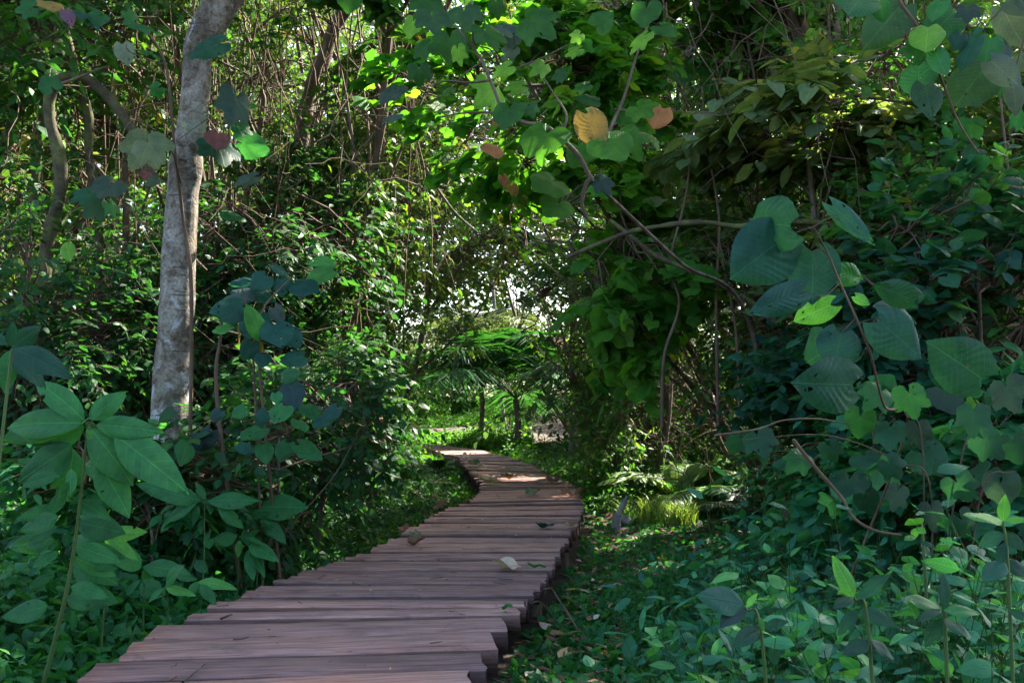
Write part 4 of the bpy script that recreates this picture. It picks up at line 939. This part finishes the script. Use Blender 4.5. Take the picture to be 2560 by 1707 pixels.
leafset(r, R4, d-.3, 'heart_hi', [(1800,1105,1815,1170,'G',1.1),(1860,1190,1790,1280,'G',1),(1745,1225,1670,1315,'T',1),(1850,1000,1960,960,'g',.9),(1900,1050,1920,1190,'k',.9),(2000,1180,2060,1260,'g',.9),(2130,1270,2040,1320,'T',.9),
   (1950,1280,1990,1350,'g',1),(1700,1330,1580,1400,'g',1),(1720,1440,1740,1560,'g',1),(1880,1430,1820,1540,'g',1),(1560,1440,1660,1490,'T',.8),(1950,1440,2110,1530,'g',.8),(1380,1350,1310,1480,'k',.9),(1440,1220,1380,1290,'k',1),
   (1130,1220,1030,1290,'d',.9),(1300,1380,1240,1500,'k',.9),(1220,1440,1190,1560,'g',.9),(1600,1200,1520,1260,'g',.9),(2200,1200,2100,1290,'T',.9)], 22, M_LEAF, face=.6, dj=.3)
plant('shrub', 'shrub', 'dark glossy bush at the foot of the pale trunk facing the boardwalk', P(640, 1060, 5.4), (.58, .5, .42), 330, .075, 'ovate_mid', 'deep', tr=.015, seed=401, nl=7, cut=False)
plant('shrub', 'shrub', 'dark bush reaching over the left edge of the boardwalk below the pale hearts', P(760, 960, 6.6), (.5, .5, .42), 300, .075, 'ovate_mid', 'deep', tr=.015, seed=402, nl=7, cut=False)
plant('shrub', 'shrub', 'low leafy shrub hiding the base of the pale trunk', P(330, 1120, 5.2), (.55, .4, .28), 240, .08, 'ovate_mid', 'fore', tr=.012, seed=403, nl=7, cut=False)

# heart-leaved climber on the right
d = 2.45; foot = np.array([P(2030, 0, d)[0], d+.1, 0]); foot[2] = gz(foot[0], foot[1])
r = hero('heart_leaved_climber', 'plant', 'climber with very large blue-green heart-shaped leaves hanging in the right foreground', foot, 30,
   [([foot+[.1, 1.0, .1], P(2075,1010,d+.7), P(2030,930,d+.15), P(1995,800,d), P(1930,650,d), P(1905,590,d), P(1880,540,d)], .0042), ([P(1880,540,d), P(1862,524,d), P(1800,545,d)], .002), ([P(1905,590,d), P(1885,572,d), P(1868,576,d)], .002),
    ([P(1965,730,d), P(1945,752,d), P(1932,765,d)], .002), ([P(1985,770,d), P(2010,735,d), P(2020,730,d)], .002), ([P(1930,650,d), P(1890,680,d), P(1842,668,d)], .002),([P(1862,524,d), P(1920,500,d), P(1990,540,d)], .002)], mat=M_TWIG)
leafset(r, ID, d, 'heart_hi', [(1800,548,1680,640,'T',1.02,.02),(1815,520,1700,505,'t',.55,-.3),(1868,578,1864,696,'T',1.06,.03),(1842,668,1726,718,'T',.55,.05),(1908,700,1812,742,'b',.62,-.1),(1932,765,1916,847,'T',1.15,.05),
   (2018,738,2122,824,'T',.85,.0),(2030,722,2128,738,'T',.6,-.1),(1925,625,2000,650,'G',.5,-.1),(1958,885,1840,882,'t',.9,.1),(2252,868,2142,790,'t',1.0,.05),(1905,800,1842,838,'t',.8,-.2),(1912,472,2004,556,'T',.35,.1),
   (1965,680,1998,700,'b',.7),(2100,690,2010,655,'t',.6)], 31, M_LEAF, face=.9, dj=.05)

# holed, lobed teal leaves behind the corner plants
d = 2.9; foot = np.array([P(2150, 0, d)[0], d+.25, 0]); foot[2] = gz(foot[0], foot[1])
r = hero('lobed_leaved_shrub', 'shrub', 'shrub of big lobed blue-green leaves sprawling above the right corner', foot, 33,
   [([foot, P(2140,1150,d), P(2060,1060,d), P(1900,1000,d), P(1700,1010,d)], .003), ([foot, P(2200,1100,d), P(2240,980,d), P(2300,900,d)], .003), ([foot+[.1,0,0], P(2250,1150,d), P(2330,1080,d)], .003), ([foot, P(2120,1050,d), P(2080,950,d), P(2050,880,d)], .003)], mat=M_TWIG)
LB = [(1700,1010,1680,1060,'T'),(1740,1000,1760,1050,'t'),(1905,1028,1925,1075,'T'),(2045,985,2040,1045,'T'),(2235,945,2230,1010,'T'),(2262,1010,2320,1065,'T'),(2172,905,2200,960,'k'),(2312,890,2340,960,'k'),(2088,905,2110,975,'g'),
      (1975,960,1965,1020,'g'),(2110,985,2120,1045,'k'),(2125,1045,2190,1095,'T'),(2045,1065,2085,1110,'T'),(1985,1048,1990,1078,'T'),(2200,1110,2245,1170,'T'),(2060,1130,2040,1185,'k'),(2300,1110,2310,1180,'k'),(1950,1100,1935,1145,'t'),
      (2210,1195,2240,1250,'t'),(2330,1020,2350,1080,'t'),(1990,1145,2010,1190,'t'),(2140,1170,2150,1230,'k'),(1840,1050,1800,1085,'g'),(2020,900,1985,940,'g'),(2270,1080,2230,1120,'t')]
leafset(r, ID, d, 'lobed_hi', LB, 34, M_PALM, face=.7, dj=.22)
plant('shrub', 'shrub', 'low leafy bush filling the right edge under the heart-leaved climber', P(2290, 1130, 3.7), (.62, .4, .40), 380, .06, 'lobed_mid', 'corner', tr=.014, seed=404, nl=6, cut=True)
plant('shrub', 'shrub', 'small-leaved shrub between the heart-leaved climber and the sunlit fern', P(2030, 1080, 4.8), (.4, .4, .22), 220, .06, 'ovate_mid', 'fore', tr=.012, seed=405, nl=8, cut=True)
plant('shrub', 'shrub', 'mid-green shrub at the right edge under the hanging leaves', P(2250, 720, 4.4), (.55, .5, .6), 420, .075, 'heart_mid', 'teal', tr=.016, seed=406, nl=7, cut=True)
# tall seedlings in the right corner
for k, (x0, y0, x1, y1, dd, lv, lb) in enumerate([
   (2330,1500,2304,1196,1.9,[(2304,1196,2308,1136,'b',1.0),(2302,1196,2222,1174,'b',.7),(2306,1196,2368,1185,'b',.8),(2304,1225,2252,1245,'T',1.4),(2306,1225,2360,1262,'t',1.3),(2306,1290,2262,1330,'T',1.3),(2308,1290,2372,1320,'t',1.3),(2308,1245,2290,1290,'t',1),(2312,1360,2270,1355,'b',.9),(2315,1400,2370,1420,'t',1)],'upright seedling with a bright green tip standing at the right edge'),
   (2030,1560,1962,1372,1.8,[(1962,1372,1915,1278,'b',.8),(1966,1372,2040,1310,'t',1),(1958,1372,1916,1380,'t',1.3),(1975,1400,2060,1430,'t',1.1),(1970,1400,1925,1450,'t',1),(2000,1470,2060,1510,'t',1),(1995,1470,1940,1500,'t',1.1)],'seedling with a folded bright leaf on top in the right foreground'),
   (1790,1560,1712,1395,1.95,[(1708,1385,1606,1368,'T',1.3),(1708,1390,1655,1430,'k',1.2),(1715,1395,1735,1360,'b',1),(1745,1440,1690,1470,'t',1.1),(1750,1440,1810,1420,'t',1.2),(1755,1450,1748,1415,'b',1),(1770,1480,1790,1530,'T',1.4)],'seedling with a pale-veined oval leaf nearest the path on the right'),
   (2180,1568,2165,1400,1.75,[(2165,1400,2085,1360,'G',1),(2168,1400,2180,1320,'t',1),(2166,1402,2255,1395,'G',1),(2168,1420,2120,1475,'t',1.2),(2168,1420,2235,1460,'t',1.1),(2160,1400,2110,1410,'t',1)],'broad seedling in the middle of the right foreground corner'),
   (2140,1330,2104,1205,2.3,[(2104,1205,2092,1182,'b',1.2),(2106,1210,2126,1222,'b',1.1),(2104,1212,2098,1240,'b',1.1),(2100,1230,2080,1235,'b',1),(2112,1245,2150,1252,'t',1),(2115,1250,2145,1275,'t',1.2)],'slim seedling with three tiny bright leaves at the top on the right')]):
    f0 = P(x0, y0, dd); f0[2] = gz(f0[0], f0[1]); r = hero('seedling', 'plant', lb, f0, 50+k, [([f0, P(x0*.5+x1*.5, (y0+y1)/2, dd), P(x1, y1, dd)], .0045)], group='tall seedlings in the right foreground')
    leafset(r, ID, dd, 'ovate_hi', lv, 60+k, M_LEAF, face=.55, dj=.03)

# leaves hanging into the top right corner
d = 2.9
stem = [P(*R3(*q), d) for q in [(1400,-120),(1440,20),(1560,190),(1700,500),(1820,800),(1950,1000)]]
r = hero('overhanging_branch', 'branch', 'shaded branch with drooping oval leaves hanging into the top right corner', (1.9, 3.6), 36,
   [([np.array([1.95, 3.7, -.05]), np.array([2.1, 3.6, 1.5]), P(*R3(2500,-300), 3.1), P(*R3(1900,-250), d), stem[0]], .02), (stem, .006),
    ([P(*R3(2300,-200), 3.0), P(*R3(2150,0), d), P(*R3(1960,210), d)], .004), ([P(*R3(2300,-200), 3.0), P(*R3(2260,200), d), P(*R3(2150,560), d)], .004)], mat=M_TWIG)
leafset(r, R3, d, 'heart_hi', [(1560,430,1555,625,'g',1.0),(1545,270,1530,430,'g',1.0),(1440,40,1190,315,'d',.85),(1790,80,1620,245,'g',.95),(1920,260,1815,445,'T',.8),(1985,450,1785,695,'d',1.05),(2110,60,2240,315,'s',.8),(2080,270,2130,440,'s',.8),
   (2030,400,2225,565,'s',.7),(2175,560,2215,755,'s',.8),(1830,225,1790,330,'t',1.0),(2030,250,1990,400,'g',1),(2100,510,2090,645,'g',.9),(2220,370,2290,480,'s',1),(2130,10,2270,95,'s',.8),(1620,180,1600,330,'B',.9),(1660,330,1740,490,'G',.6),
   (1600,560,1650,740,'d',.8),(1300,20,1340,150,'g',1),(1960,190,1900,260,'T',.6),(1700,10,1640,120,'g',1),(1200,-40,1100,80,'g',1)], 37, M_LEAF, face=.72)
r2 = leafset(r, R3, d, 'lobed_hi', [(1880,60,1880,160,'k',1),(2250,40,2240,-60,'s',1)], 38, M_PALM)

# branch net and lobed leaves, upper centre
d = 4.2
r = hero('lobed_leaved_tree', 'tree', 'thin forked branches with lobed leaves reaching across the upper centre', (P(1800,0,6.4)[0], 6.4), 70,
   [([np.array([P(1800,0,6.4)[0], 6.4, 0]), P(1720,740,5.9), P(1560,600,4.9), P(*R2(1640,1170), d)], .015), ([P(*R2(*q), d) for q in [(1640,1170),(1560,1020),(1440,900),(1330,820),(1200,800),(1070,720),(1000,570),(930,400),(870,300),(870,130),(855,-60)]], .011),
    ([P(*R2(*q), d) for q in [(1070,740),(900,735),(760,745),(650,770)]], .006), ([P(*R2(*q), d) for q in [(1010,520),(850,540),(700,530),(600,560)]], .006), ([P(*R2(*q), d) for q in [(1000,510),(1150,450),(1320,380),(1480,300)]], .006),
    ([P(*R2(*q), d+.2) for q in [(1700,980),(1770,830),(1850,650),(1920,420),(1980,240),(2060,60)]], .009), ([P(*R2(*q), d) for q in [(930,400),(820,480),(700,600),(560,680)]], .004), ([P(*R2(*q), d) for q in [(880,330),(780,200),(700,80),(700,-40)]], .004),
    ([P(*R2(*q), d) for q in [(1440,900),(1480,760),(1400,620),(1300,480),(1180,400)]], .006), ([P(*R2(*q), d) for q in [(1640,1170),(1610,1200),(1580,1330),(1620,1440)]], .012)], mat=M_BARK)
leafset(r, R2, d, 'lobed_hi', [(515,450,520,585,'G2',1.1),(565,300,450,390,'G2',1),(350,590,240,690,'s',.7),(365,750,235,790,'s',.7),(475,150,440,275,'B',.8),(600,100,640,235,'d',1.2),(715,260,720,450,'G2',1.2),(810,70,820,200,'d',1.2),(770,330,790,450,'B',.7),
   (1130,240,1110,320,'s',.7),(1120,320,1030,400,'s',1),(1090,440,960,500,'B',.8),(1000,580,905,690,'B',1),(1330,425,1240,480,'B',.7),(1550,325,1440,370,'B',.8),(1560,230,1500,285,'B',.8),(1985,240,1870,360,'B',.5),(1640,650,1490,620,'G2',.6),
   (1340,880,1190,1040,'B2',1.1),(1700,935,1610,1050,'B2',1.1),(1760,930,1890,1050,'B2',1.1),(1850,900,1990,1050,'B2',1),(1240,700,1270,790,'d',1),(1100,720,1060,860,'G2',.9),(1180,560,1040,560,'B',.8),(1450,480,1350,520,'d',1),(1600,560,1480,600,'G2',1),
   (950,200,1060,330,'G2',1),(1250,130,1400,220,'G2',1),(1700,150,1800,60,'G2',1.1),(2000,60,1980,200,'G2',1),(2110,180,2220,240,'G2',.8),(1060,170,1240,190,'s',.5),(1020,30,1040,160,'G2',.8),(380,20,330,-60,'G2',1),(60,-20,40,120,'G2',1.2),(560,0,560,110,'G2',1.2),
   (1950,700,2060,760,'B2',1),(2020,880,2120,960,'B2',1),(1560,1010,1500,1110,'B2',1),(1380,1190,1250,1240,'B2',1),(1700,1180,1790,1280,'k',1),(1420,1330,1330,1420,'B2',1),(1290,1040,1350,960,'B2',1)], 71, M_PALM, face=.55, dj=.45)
o = leafset(r, R2, d-.1, 'heart_hi', [(1610,745,1700,960,'y',.8),(1620,735,1740,770,'s',.7)], 72, M_DRYLEAF, face=.9)
leafset(r, R2, d+.3, 'heart_hi', [(2110,710,2045,835,'o',1.0),(1000,950,1010,1020,'o',.9),(1060,1150,1090,1230,'o',.8),(1120,1210,1150,1290,'y',.9),(1010,770,1050,820,'o',.9)], 73, M_DRYLEAF, face=.9)
# lobed leaves around the pale trunk
d = 4.6
r = hero('lobed_leaved_sapling', 'tree', 'sapling with large lobed pale and green leaves left of the upper pale trunk', (P(430,0,5.2)[0], 5.4), 75,
   [([np.array([P(430,0,5.2)[0], 5.4, 0]), P(440,700,5.3), P(420,500,5.3), P(400,330,5.1), P(380,150,5), P(330,60,4.9)], .012), ([P(415,420,5.2), P(390,340,4.7), P(340,325,d)], .005), ([P(400,330,5.1), P(300,280,4.8), P(255,430,d)], .004), ([P(380,150,5), P(300,120,d), P(290,95,d)], .004)], mat=M_TWIG)
leafset(r, R1, d, 'lobed_hi', [(955,935,835,1130,'w',.95),(970,935,1070,1075,'w',.8),(1010,1175,925,1215,'s',.7),(720,1205,625,1300,'s',1),(565,1265,420,1330,'T',.6),(650,1330,510,1430,'d',1.1),(720,1340,770,1440,'g',1.1),(1540,650,1500,850,'k',.9),
   (870,130,780,60,'g',1),(900,160,1080,190,'g',.8),(640,110,540,170,'g',.9),(200,50,60,70,'g',1),(330,560,260,470,'g',1),(950,330,1080,360,'g',.7),(1030,580,960,640,'g',1),(560,90,690,140,'T',.6),(1400,300,1180,390,'T',.5)], 76, M_PALM, face=.6, dj=.4)
leafset(r, R1, d+1.6, 'lobed_hi', [(1430,950,1490,1090,'T',1.2),(1560,830,1680,880,'g',1),(1590,940,1800,1000,'G',.8),(1640,1160,1480,1210,'s',.5),(1500,1400,1640,1440,'g',.8)], 77, M_PALM, face=.6, dj=.2)
leafset(r, R1, d, 'heart_hi', [(800,290,835,415,'w',.9),(430,70,470,160,'v',.9),(300,10,370,60,'y',1.0),(960,1120,945,1175,'r',.8)], 78, M_DRYLEAF, face=.8)
leafset(r, R1, d+1.6, 'heart_hi', [(1420,870,1420,945,'r',.9)], 79, M_DRYLEAF)
leafset(r, R4, d+1, 'ovate_hi', [(430,120,450,220,'B',1.2),(1570,545,1560,760,'y',.2)], 80, M_LEAF)

# ------------------------------------------------------------------ trunks, limbs and sticks
def prod(name, label, cat, pts, d, w0, w1, mat, fn=ID, **k):
    return rod(name, label, cat, [P(*fn(p[0], p[1]), d + (p[2] if len(p) > 2 else 0)) for p in pts], w0*d/F/2, w1*d/F/2, mat, **k)
prod('crooked_tree', 'crooked grey-green tree that rises, loops over and bends down at the left', 'tree', [(95,1000,.2),(98,720),(104,600),(118,520),(140,430),(134,350),(115,280),(114,225),(130,190),(165,174),(205,184),(250,225),(292,280),(335,350),(352,420)], 7.0, 34, 20, M_MOSSY, n=90, knob=.22, sides=12)
prod('liana', 'reddish split bark strip lying over the top of the crooked tree', 'vine', [(132,196,-.1),(165,184,-.12),(205,168,-.1),(250,150)], 6.9, 9, 3, M_VINE)
prod('young_tree', 'slender mossy trunk rising just right of the crooked tree', 'tree', [(245,1050,.1),(232,700),(226,480),(206,370),(203,270),(182,190),(160,110),(140,30),(120,-80)], 7.6, 24, 18, M_MOSSY, n=60, knob=.2)
prod('leaning_tree', 'sunlit leaning trunk crossing the left edge', 'tree', [(-160,1000),(-40,480),(5,370),(22,300),(40,225),(55,130),(70,0),(80,-80)], 8.2, 28, 22, M_MOSSY, n=50, knob=.2)
prod('leaning_tree', 'thick brown trunk slanting behind the hanging vines at the top', 'tree', [(640,1020),(670,600),(695,300),(715,205),(745,130),(768,62),(800,10),(850,-90)], 10.8, 40, 30, M_BARK, n=60, knob=.18)
prod('mossy_limb', 'mossy limb stretching level towards the right below the lobed leaves', 'branch', [(1300,592),(1375,560),(1450,532),(1540,516),(1620,511),(1700,520),(1800,508),(1960,530),(2150,640,.4),(2230,1000,.5)], 6.0, 10, 17, M_MOSSY, n=80, knob=.25, sides=12)
prod('fallen_limb', 'dark limb sloping down to the right below the mossy limb', 'branch', [(1400,505),(1455,548),(1510,590),(1580,618),(1660,655),(1760,720),(1880,850),(1990,1010)], 6.2, 10, 17, M_MOSSY, n=60, knob=.25)
prod('bare_tree', 'pale grey forked tree far back in the middle of the gap', 'tree', [(R2(1050,1900)[0]+20, 1030),(R2(1050,1900)[0], 900),(R2(960,1500)[0], R2(0,1500)[1]),(R2(830,1230)[0],R2(0,1230)[1]),(R2(810,1060)[0],R2(0,1060)[1]),(R2(770,950)[0],R2(0,950)[1]),(R2(700,790)[0],R2(0,790)[1]),(1010,180),(960,60)], 24.5, 8, 8, M_GREY, n=60, knob=.2)
prod('bare_limb', 'pale grey level limb in front of the sky at the centre', 'branch', [(760,1010),(900,1070),(1050,1040),(1200,1020),(1400,950),(1570,945),(1750,900)], 14, 13, 10, M_GREY, fn=R2, knob=.3)
prod('bare_limb', 'thin dark limb arching across the gap under the pale limb', 'branch', [(560,1100),(640,1240),(760,1400),(900,1520)], 9.0, 8, 5, M_BARK, fn=R2)
for k, (pts, lb) in enumerate([([(1650,980),(1645,700),(1652,520),(1640,420),(1622,330),(1612,200)], 'thin pale sapling stem standing left of the big heart leaves'),
      ([(1700,960),(1690,760),(1668,640),(1650,540)], 'bent brown stem just left of the lowest heart leaf'), ([(1520,980),(1525,820),(1560,700),(1540,600),(1575,450),(1590,300)], 'brown stem rising through the shaded thicket'),
      ([(2120,700),(2135,540),(2090,430),(2060,300)], 'thin brown stem behind the right-hand hanging leaves'), ([(2310,720),(2335,600),(2320,430),(2300,250),(2290,120)], 'pale stem near the right edge')]):
    prod('sapling_stem', lb, 'stem', pts, 6.4 if k != 4 else 4.6, 8, 4, M_TWIG, knob=.2)
prod('dead_stick', 'bare brown stick leaning in the leaves above the right corner', 'stick', [(1822,1010),(1860,1058),(1905,1110),(1935,1145),(1962,1190),(2010,1218),(2070,1228)], 2.75, 9, 6, M_TWIG, knob=.15)
prod('dead_stick', 'thin arching dead stick left of the big lobed leaves', 'stick', [(1640,1000),(1740,985),(1800,965),(1880,962),(1950,975)], 3.0, 5, 3, M_VINE)
a = [R8(1320,960), R8(1380,952), R8(1420,1010), R8(1500,1130), R8(1590,1285)]
rod('dead_stick', 'dark bent twig leaning from the boardwalk edge to the ground', 'stick', [G(*a[0], .19), G(*a[1], .18), G(*a[2], .14), G(*a[3], .07), G(*a[4], .02)], .0055, .004, M_BARK)
rod('dry_stalk', 'straight straw-coloured stalk beside the dark bent twig', 'stick', [G(*R8(1255,1043), .20), G(*R8(1310,1040), .19), G(*R8(1400,1140), .11), G(*R8(1515,1270), .02)], .0035, .002, M_VINE)
b0 = G(*R8(1800,560), 0)
rod('tree_stump', 'short splintered grey stump beside the sunlit grass', 'stump', [b0-[0, 0, .05], b0+[.01, 0, .08], b0+[.05, 0, .17], b0+[.10, .02, .27]], .045, .014, M_GREY, knob=.3)
def stone():
    c = G(*R8(1865,530), 0); rg = rng_(8); mb = MB(); nu, nv = 22, 14; v = []
    for i in range(nv+1):
        for j in range(nu):
            t = pi*i/nv; p = 2*pi*j/nu; q = np.array([sin(t)*cos(p)*.068, sin(t)*sin(p)*.06, cos(t)*.05])
            v.append(c + [0, 0, .03] + q*(1 + .22*mnoise.noise(Vector(q*22))))
    ii, jj = np.meshgrid(range(nv), range(nu), indexing='ij'); a = ii*nu+jj; b = ii*nu+(jj+1) % nu
    mb.add(np.array(v), np.concatenate([np.stack([a, a+nu, b+nu], -1).reshape(-1, 3), np.stack([a, b+nu, b], -1).reshape(-1, 3)])); o = mb.build('stone', M_GREY, None, c); tag(o, 'rounded pale stone at the foot of the splintered stump', 'stone')
stone()

# ------------------------------------------------------------------ palms, ferns, grass
c0 = P(1185, 850, 21.5)
palm('palm', 'low green palm with drooping fronds at the bend beyond the boardwalk', c0[:2], 1.1, 22, 3.3, 81, az=(0, 360), el=(25, 85), tr=.07, col=(.018, .085, .02), ll=.95, w=.028)
palm('palm', 'smaller palm with greyish fronds left of the low green palm', (P(1105,0,23)[0], 23), 1.6, 10, 2.9, 82, az=(90, 330), el=(25, 80), tr=.06, col=(.06, .095, .055), ll=.9, w=.018)
palm('palm', 'tall palm with a skirt of dead hanging fronds in the upper centre', (P(1345,0,19)[0], 19), P(1345,100,19)[2], 12, 2.8, 83, el=(10, 60), skirt=40, tr=.10, col=(.035, .12, .03), ll=.7, w=.03)
palm('palm', 'dark palm in the shade right of the low green palm', (P(1440,0,14)[0], 14), 1.2, 10, 2.0, 84, el=(15, 75), tr=.09, col=(.025, .08, .025), ll=.55, w=.03)
palm('palm', 'narrow palm with fine fronds behind the heart-leaved climber', (P(1950,0,7.2)[0], 7.2), P(1950,470,7.2)[2], 8, .9, 85, el=(20, 85), tr=.03, col=(.10, .13, .06), ll=.35, w=.03)
palm('palm', 'feathery palm high in the gap above the clearing', (P(1310,0,17)[0], 17), P(1310,600,17)[2], 12, 2.4, 86, el=(0, 70), tr=.07, col=(.02, .07, .025), ll=.6, w=.03)

def fern(label, x, y, nf, L, seed, col, group='ferns near the stump'):
    rg = rng_(seed); b = G(x, y); b[2] = gz(b[0], b[1]); root = empty('fern', b); tag(root, label, 'fern', group)
    for i in range(nf):
        a = i*2.4+rg.uniform(0, .6); e = radians(rg.uniform(28, 65)); ml, mt = MB(), MB()
        frond(ml, mt, rg, b+[0, 0, .02], (cos(a)*cos(e), sin(a)*cos(e), sin(e)), L*rg.uniform(.8, 1.15), np.array(col)*rg.uniform(.8, 1.2), 30, L*.22, .75, w=.13)
        mv = MB(); 
        for q, f, u, cl in zip(mt.v, mt.f, mt.uv, mt.col): mv.add((q-b)*1.0+b, f, u, cl)
        o = mt.build('frond', M_STEM, root); ml.build('leaflets', M_BLADE, o, origin=b)
fern('sunlit fern with arching yellow-green fronds behind the grass', 1560, 1172, 11, .95, 90, (.11, .20, .05))
fern('shaded fern at the right of the sunlit grass', 1660, 1180, 9, .85, 91, (.035, .12, .035))
fern('small green fern below the edge of the far boardwalk', 1010, 1085, 8, .42, 92, (.05, .15, .03))
fern('small fern close to the left side of the boardwalk bend', 920, 1110, 7, .4, 93, (.04, .12, .035))
fern('dark fern between the stump and the right bank', 1740, 1210, 9, .6, 94, (.03, .10, .035))
def grass_tuft(label, x, y, n, L, seed, col):
    rg = rng_(seed); b = G(x, y); b[2] = gz(b[0], b[1]); mb = MB(); p = b + np.c_[rg.normal(0, .07, (n, 2)), np.zeros(n)]
    k = 7; t = np.linspace(0, 1, k)[None, :, None]; az = rg.uniform(0, 2*pi, n); h = L*rg.uniform(.5, 1.15, n)[:, None, None]; out = np.c_[np.cos(az), np.sin(az), np.zeros(n)][:, None]
    pts = p[:, None] + np.array([0, 0, 1.])*h*(t-.45*t**2.5) + out*h*(.15*t+.6*t**2)*rg.uniform(.4, 1.3, (n, 1, 1)); sd = unit(np.cross(out[:, 0], [0, 0, 1]))[:, None]
    w = .0045*(1-t**2*.95)*rg.uniform(.7, 1.4, (n, 1, 1)); v = np.stack([pts-sd*w, pts+sd*w], 2).reshape(n, k*2, 3)
    f = np.concatenate([[(2*i, 2*i+1, 2*i+3), (2*i, 2*i+3, 2*i+2)] for i in range(k-1)]); f = (f[None]+(np.arange(n)*2*k)[:, None, None]).reshape(-1, 3)
    mb.add(v.reshape(-1, 3), f, np.zeros((n*2*k, 2)), np.repeat(np.array(col)[None]*rg.uniform(.6, 1.5, (n, 1)), 2*k, 0))
    o = mb.build('grass_tuft', M_BLADE, None, b); tag(o, label, 'grass', 'grass tufts by the stump')
grass_tuft('tall sunlit grass tuft just right of the stump', 1485, 1200, 150, .42, 95, (.13, .22, .05))
grass_tuft('broad sunlit grass tuft in front of the fern', 1560, 1205, 220, .36, 96, (.11, .19, .045))
grass_tuft('short grass tuft left of the stump', 1425, 1185, 90, .25, 97, (.06, .14, .035))

# ------------------------------------------------------------------ fallen leaves and twigs on the boardwalk
def dead_leaf(label, x, y, L, tone, curl, seed, z=None, kind='heart_hi', stand=0.0, cat='leaf', name='fallen_leaf', group='fallen leaves on the boardwalk'):
    curl *= .45
    rg = rng_(seed); g = G(x, y, DECK_Z+.012 if z is None else z)
    if z is not None: g[2] = float(gz(g[0], g[1]))+.04
    T = LT[kind]; tv, tf, tu = T[seed % len(T)]; v = tv.copy()*L; v[:, 0] -= L*.5
    v[:, 2] = v[:, 2]*1.0 + curl*(v[:, 1]**2)/L*2.2 + curl*(v[:, 0]**2)/L*.9 + .10*L*np.sin(v[:, 0]*22/L*.3+seed)*np.cos(v[:, 1]*30/L*.3)
    a = rg.uniform(0, 2*pi); R = np.array([[cos(a), -sin(a), 0], [sin(a), cos(a), 0], [0, 0, 1]]); s = stand; S = np.array([[1, 0, 0], [0, cos(s), -sin(s)], [0, sin(s), cos(s)]])
    v = v@R.T@S.T; v[:, 2] -= v[:, 2].min(); mb = MB(); mb.add(v + g + [0, 0, .002], tf, tu, np.tile(CC[tone], (len(v), 1))); o = mb.build(name, M_DRYLEAF if tone not in 'Gb' else M_LEAF, None, g); tag(o, label, cat, group)
dead_leaf('large pale curled dead leaf near the right side of the planks', 1175, 1306, .13, 'p', 1.3, 101)
dead_leaf('green leaf lying just right of the large pale curled leaf', 1238, 1308, .10, 'G', .5, 102)
dead_leaf('fresh green leaf on the right plank ends in the foreground', 1165, 1405, .09, 'G', .4, 103, kind='ovate_hi')
dead_leaf('yellowish leaf standing on edge on the left side of the planks', 956, 1234, .08, 'w', .8, 104, stand=.25)
dead_leaf('crumpled brown leaf on the left just in front of the standing yellowish leaf', 952, 1252, .11, 'n', 1.6, 105)
dead_leaf('big yellow-brown leaf standing up on the far boardwalk', 1098, 1068, .2, 'w', .6, 106, stand=.25)
dead_leaf('curled olive leaf in the middle of the bend', 1220, 1138, .14, 'w', 1.5, 107)
dead_leaf('crumpled reddish-brown leaf at the right edge of the bend', 1300, 1140, .14, 'n', 1.6, 108)
dead_leaf('second crumpled brown leaf touching the reddish-brown one', 1322, 1139, .11, 'n', 1.8, 109)
dead_leaf('pale brown leaf at the left corner of the boardwalk step', 1128, 1110, .20, 'p', 1.0, 110)
dead_leaf('brown leaf lying on the sunlit far planks', 1168, 1101, .15, 'n', 1.6, 111)
dead_leaf('small pale leaf chip on the right half of the planks', 1312, 1209, .07, 'p', .9, 112)
dead_leaf('long dark curled leaf left of the small pale chip', 1255, 1212, .16, 'k', 1.6, 113, kind='ovate_hi')
dead_leaf('brown curled leaf where the far right edge meets the grass', 1270, 1108, .16, 'n', 1.8, 114)
dead_leaf('small brown leaf on the farthest visible planks', 1070, 1052, .16, 'p', 1.2, 115)
for k, (x, y, L, t, lb) in enumerate([(1042,1150,.18,'w','yellowish leaf on the ground left of the boardwalk bend'),(1012,1168,.18,'n','brown leaf on the ground below the yellowish leaf'),(1005,1188,.12,'n','brown leaf on the ground closest to the left plank ends'),(930,1222,.14,'n','pale brown leaf on the ground left of the planks'),
    (1630,1522,.07,'p','pale dry leaf among the plants at the bottom right'),(1545,1505,.09,'n','brown dry leaf in the ground cover right of the planks'),(60,1515,.10,'n','brown leaf in the lower left corner'),(300,1455,.10,'r','reddish brown leaf under the seedlings at the left'),(1405,1195,.14,'n','brown leaf on the ground left of the stump')]):
    dead_leaf(lb, x, y, L, t, 1.2, 120+k, z=.03, group='fallen leaves on the ground')
def deck_twig(label, pts, r, mat=None):
    rod('twig', label, 'twig', [G(x, y, DECK_Z+.014) for x, y in pts], r, r*.6, mat or M_BARK, n=14, group='twigs on the boardwalk')
deck_twig('brown twig lying across the nearest planks', [(420,1565),(445,1545),(470,1524)], .004)
deck_twig('short mossy twig on the left half of the foreground planks', [(508,1420),(520,1415),(533,1410)], .005, M_MOSSY)
deck_twig('thin dark twig on the left at mid distance', [(810,1336),(830,1340),(851,1344)], .004)
deck_twig('tiny twig chip on the second gap of the foreground planks', [(535,1467),(555,1466),(570,1462)], .004)
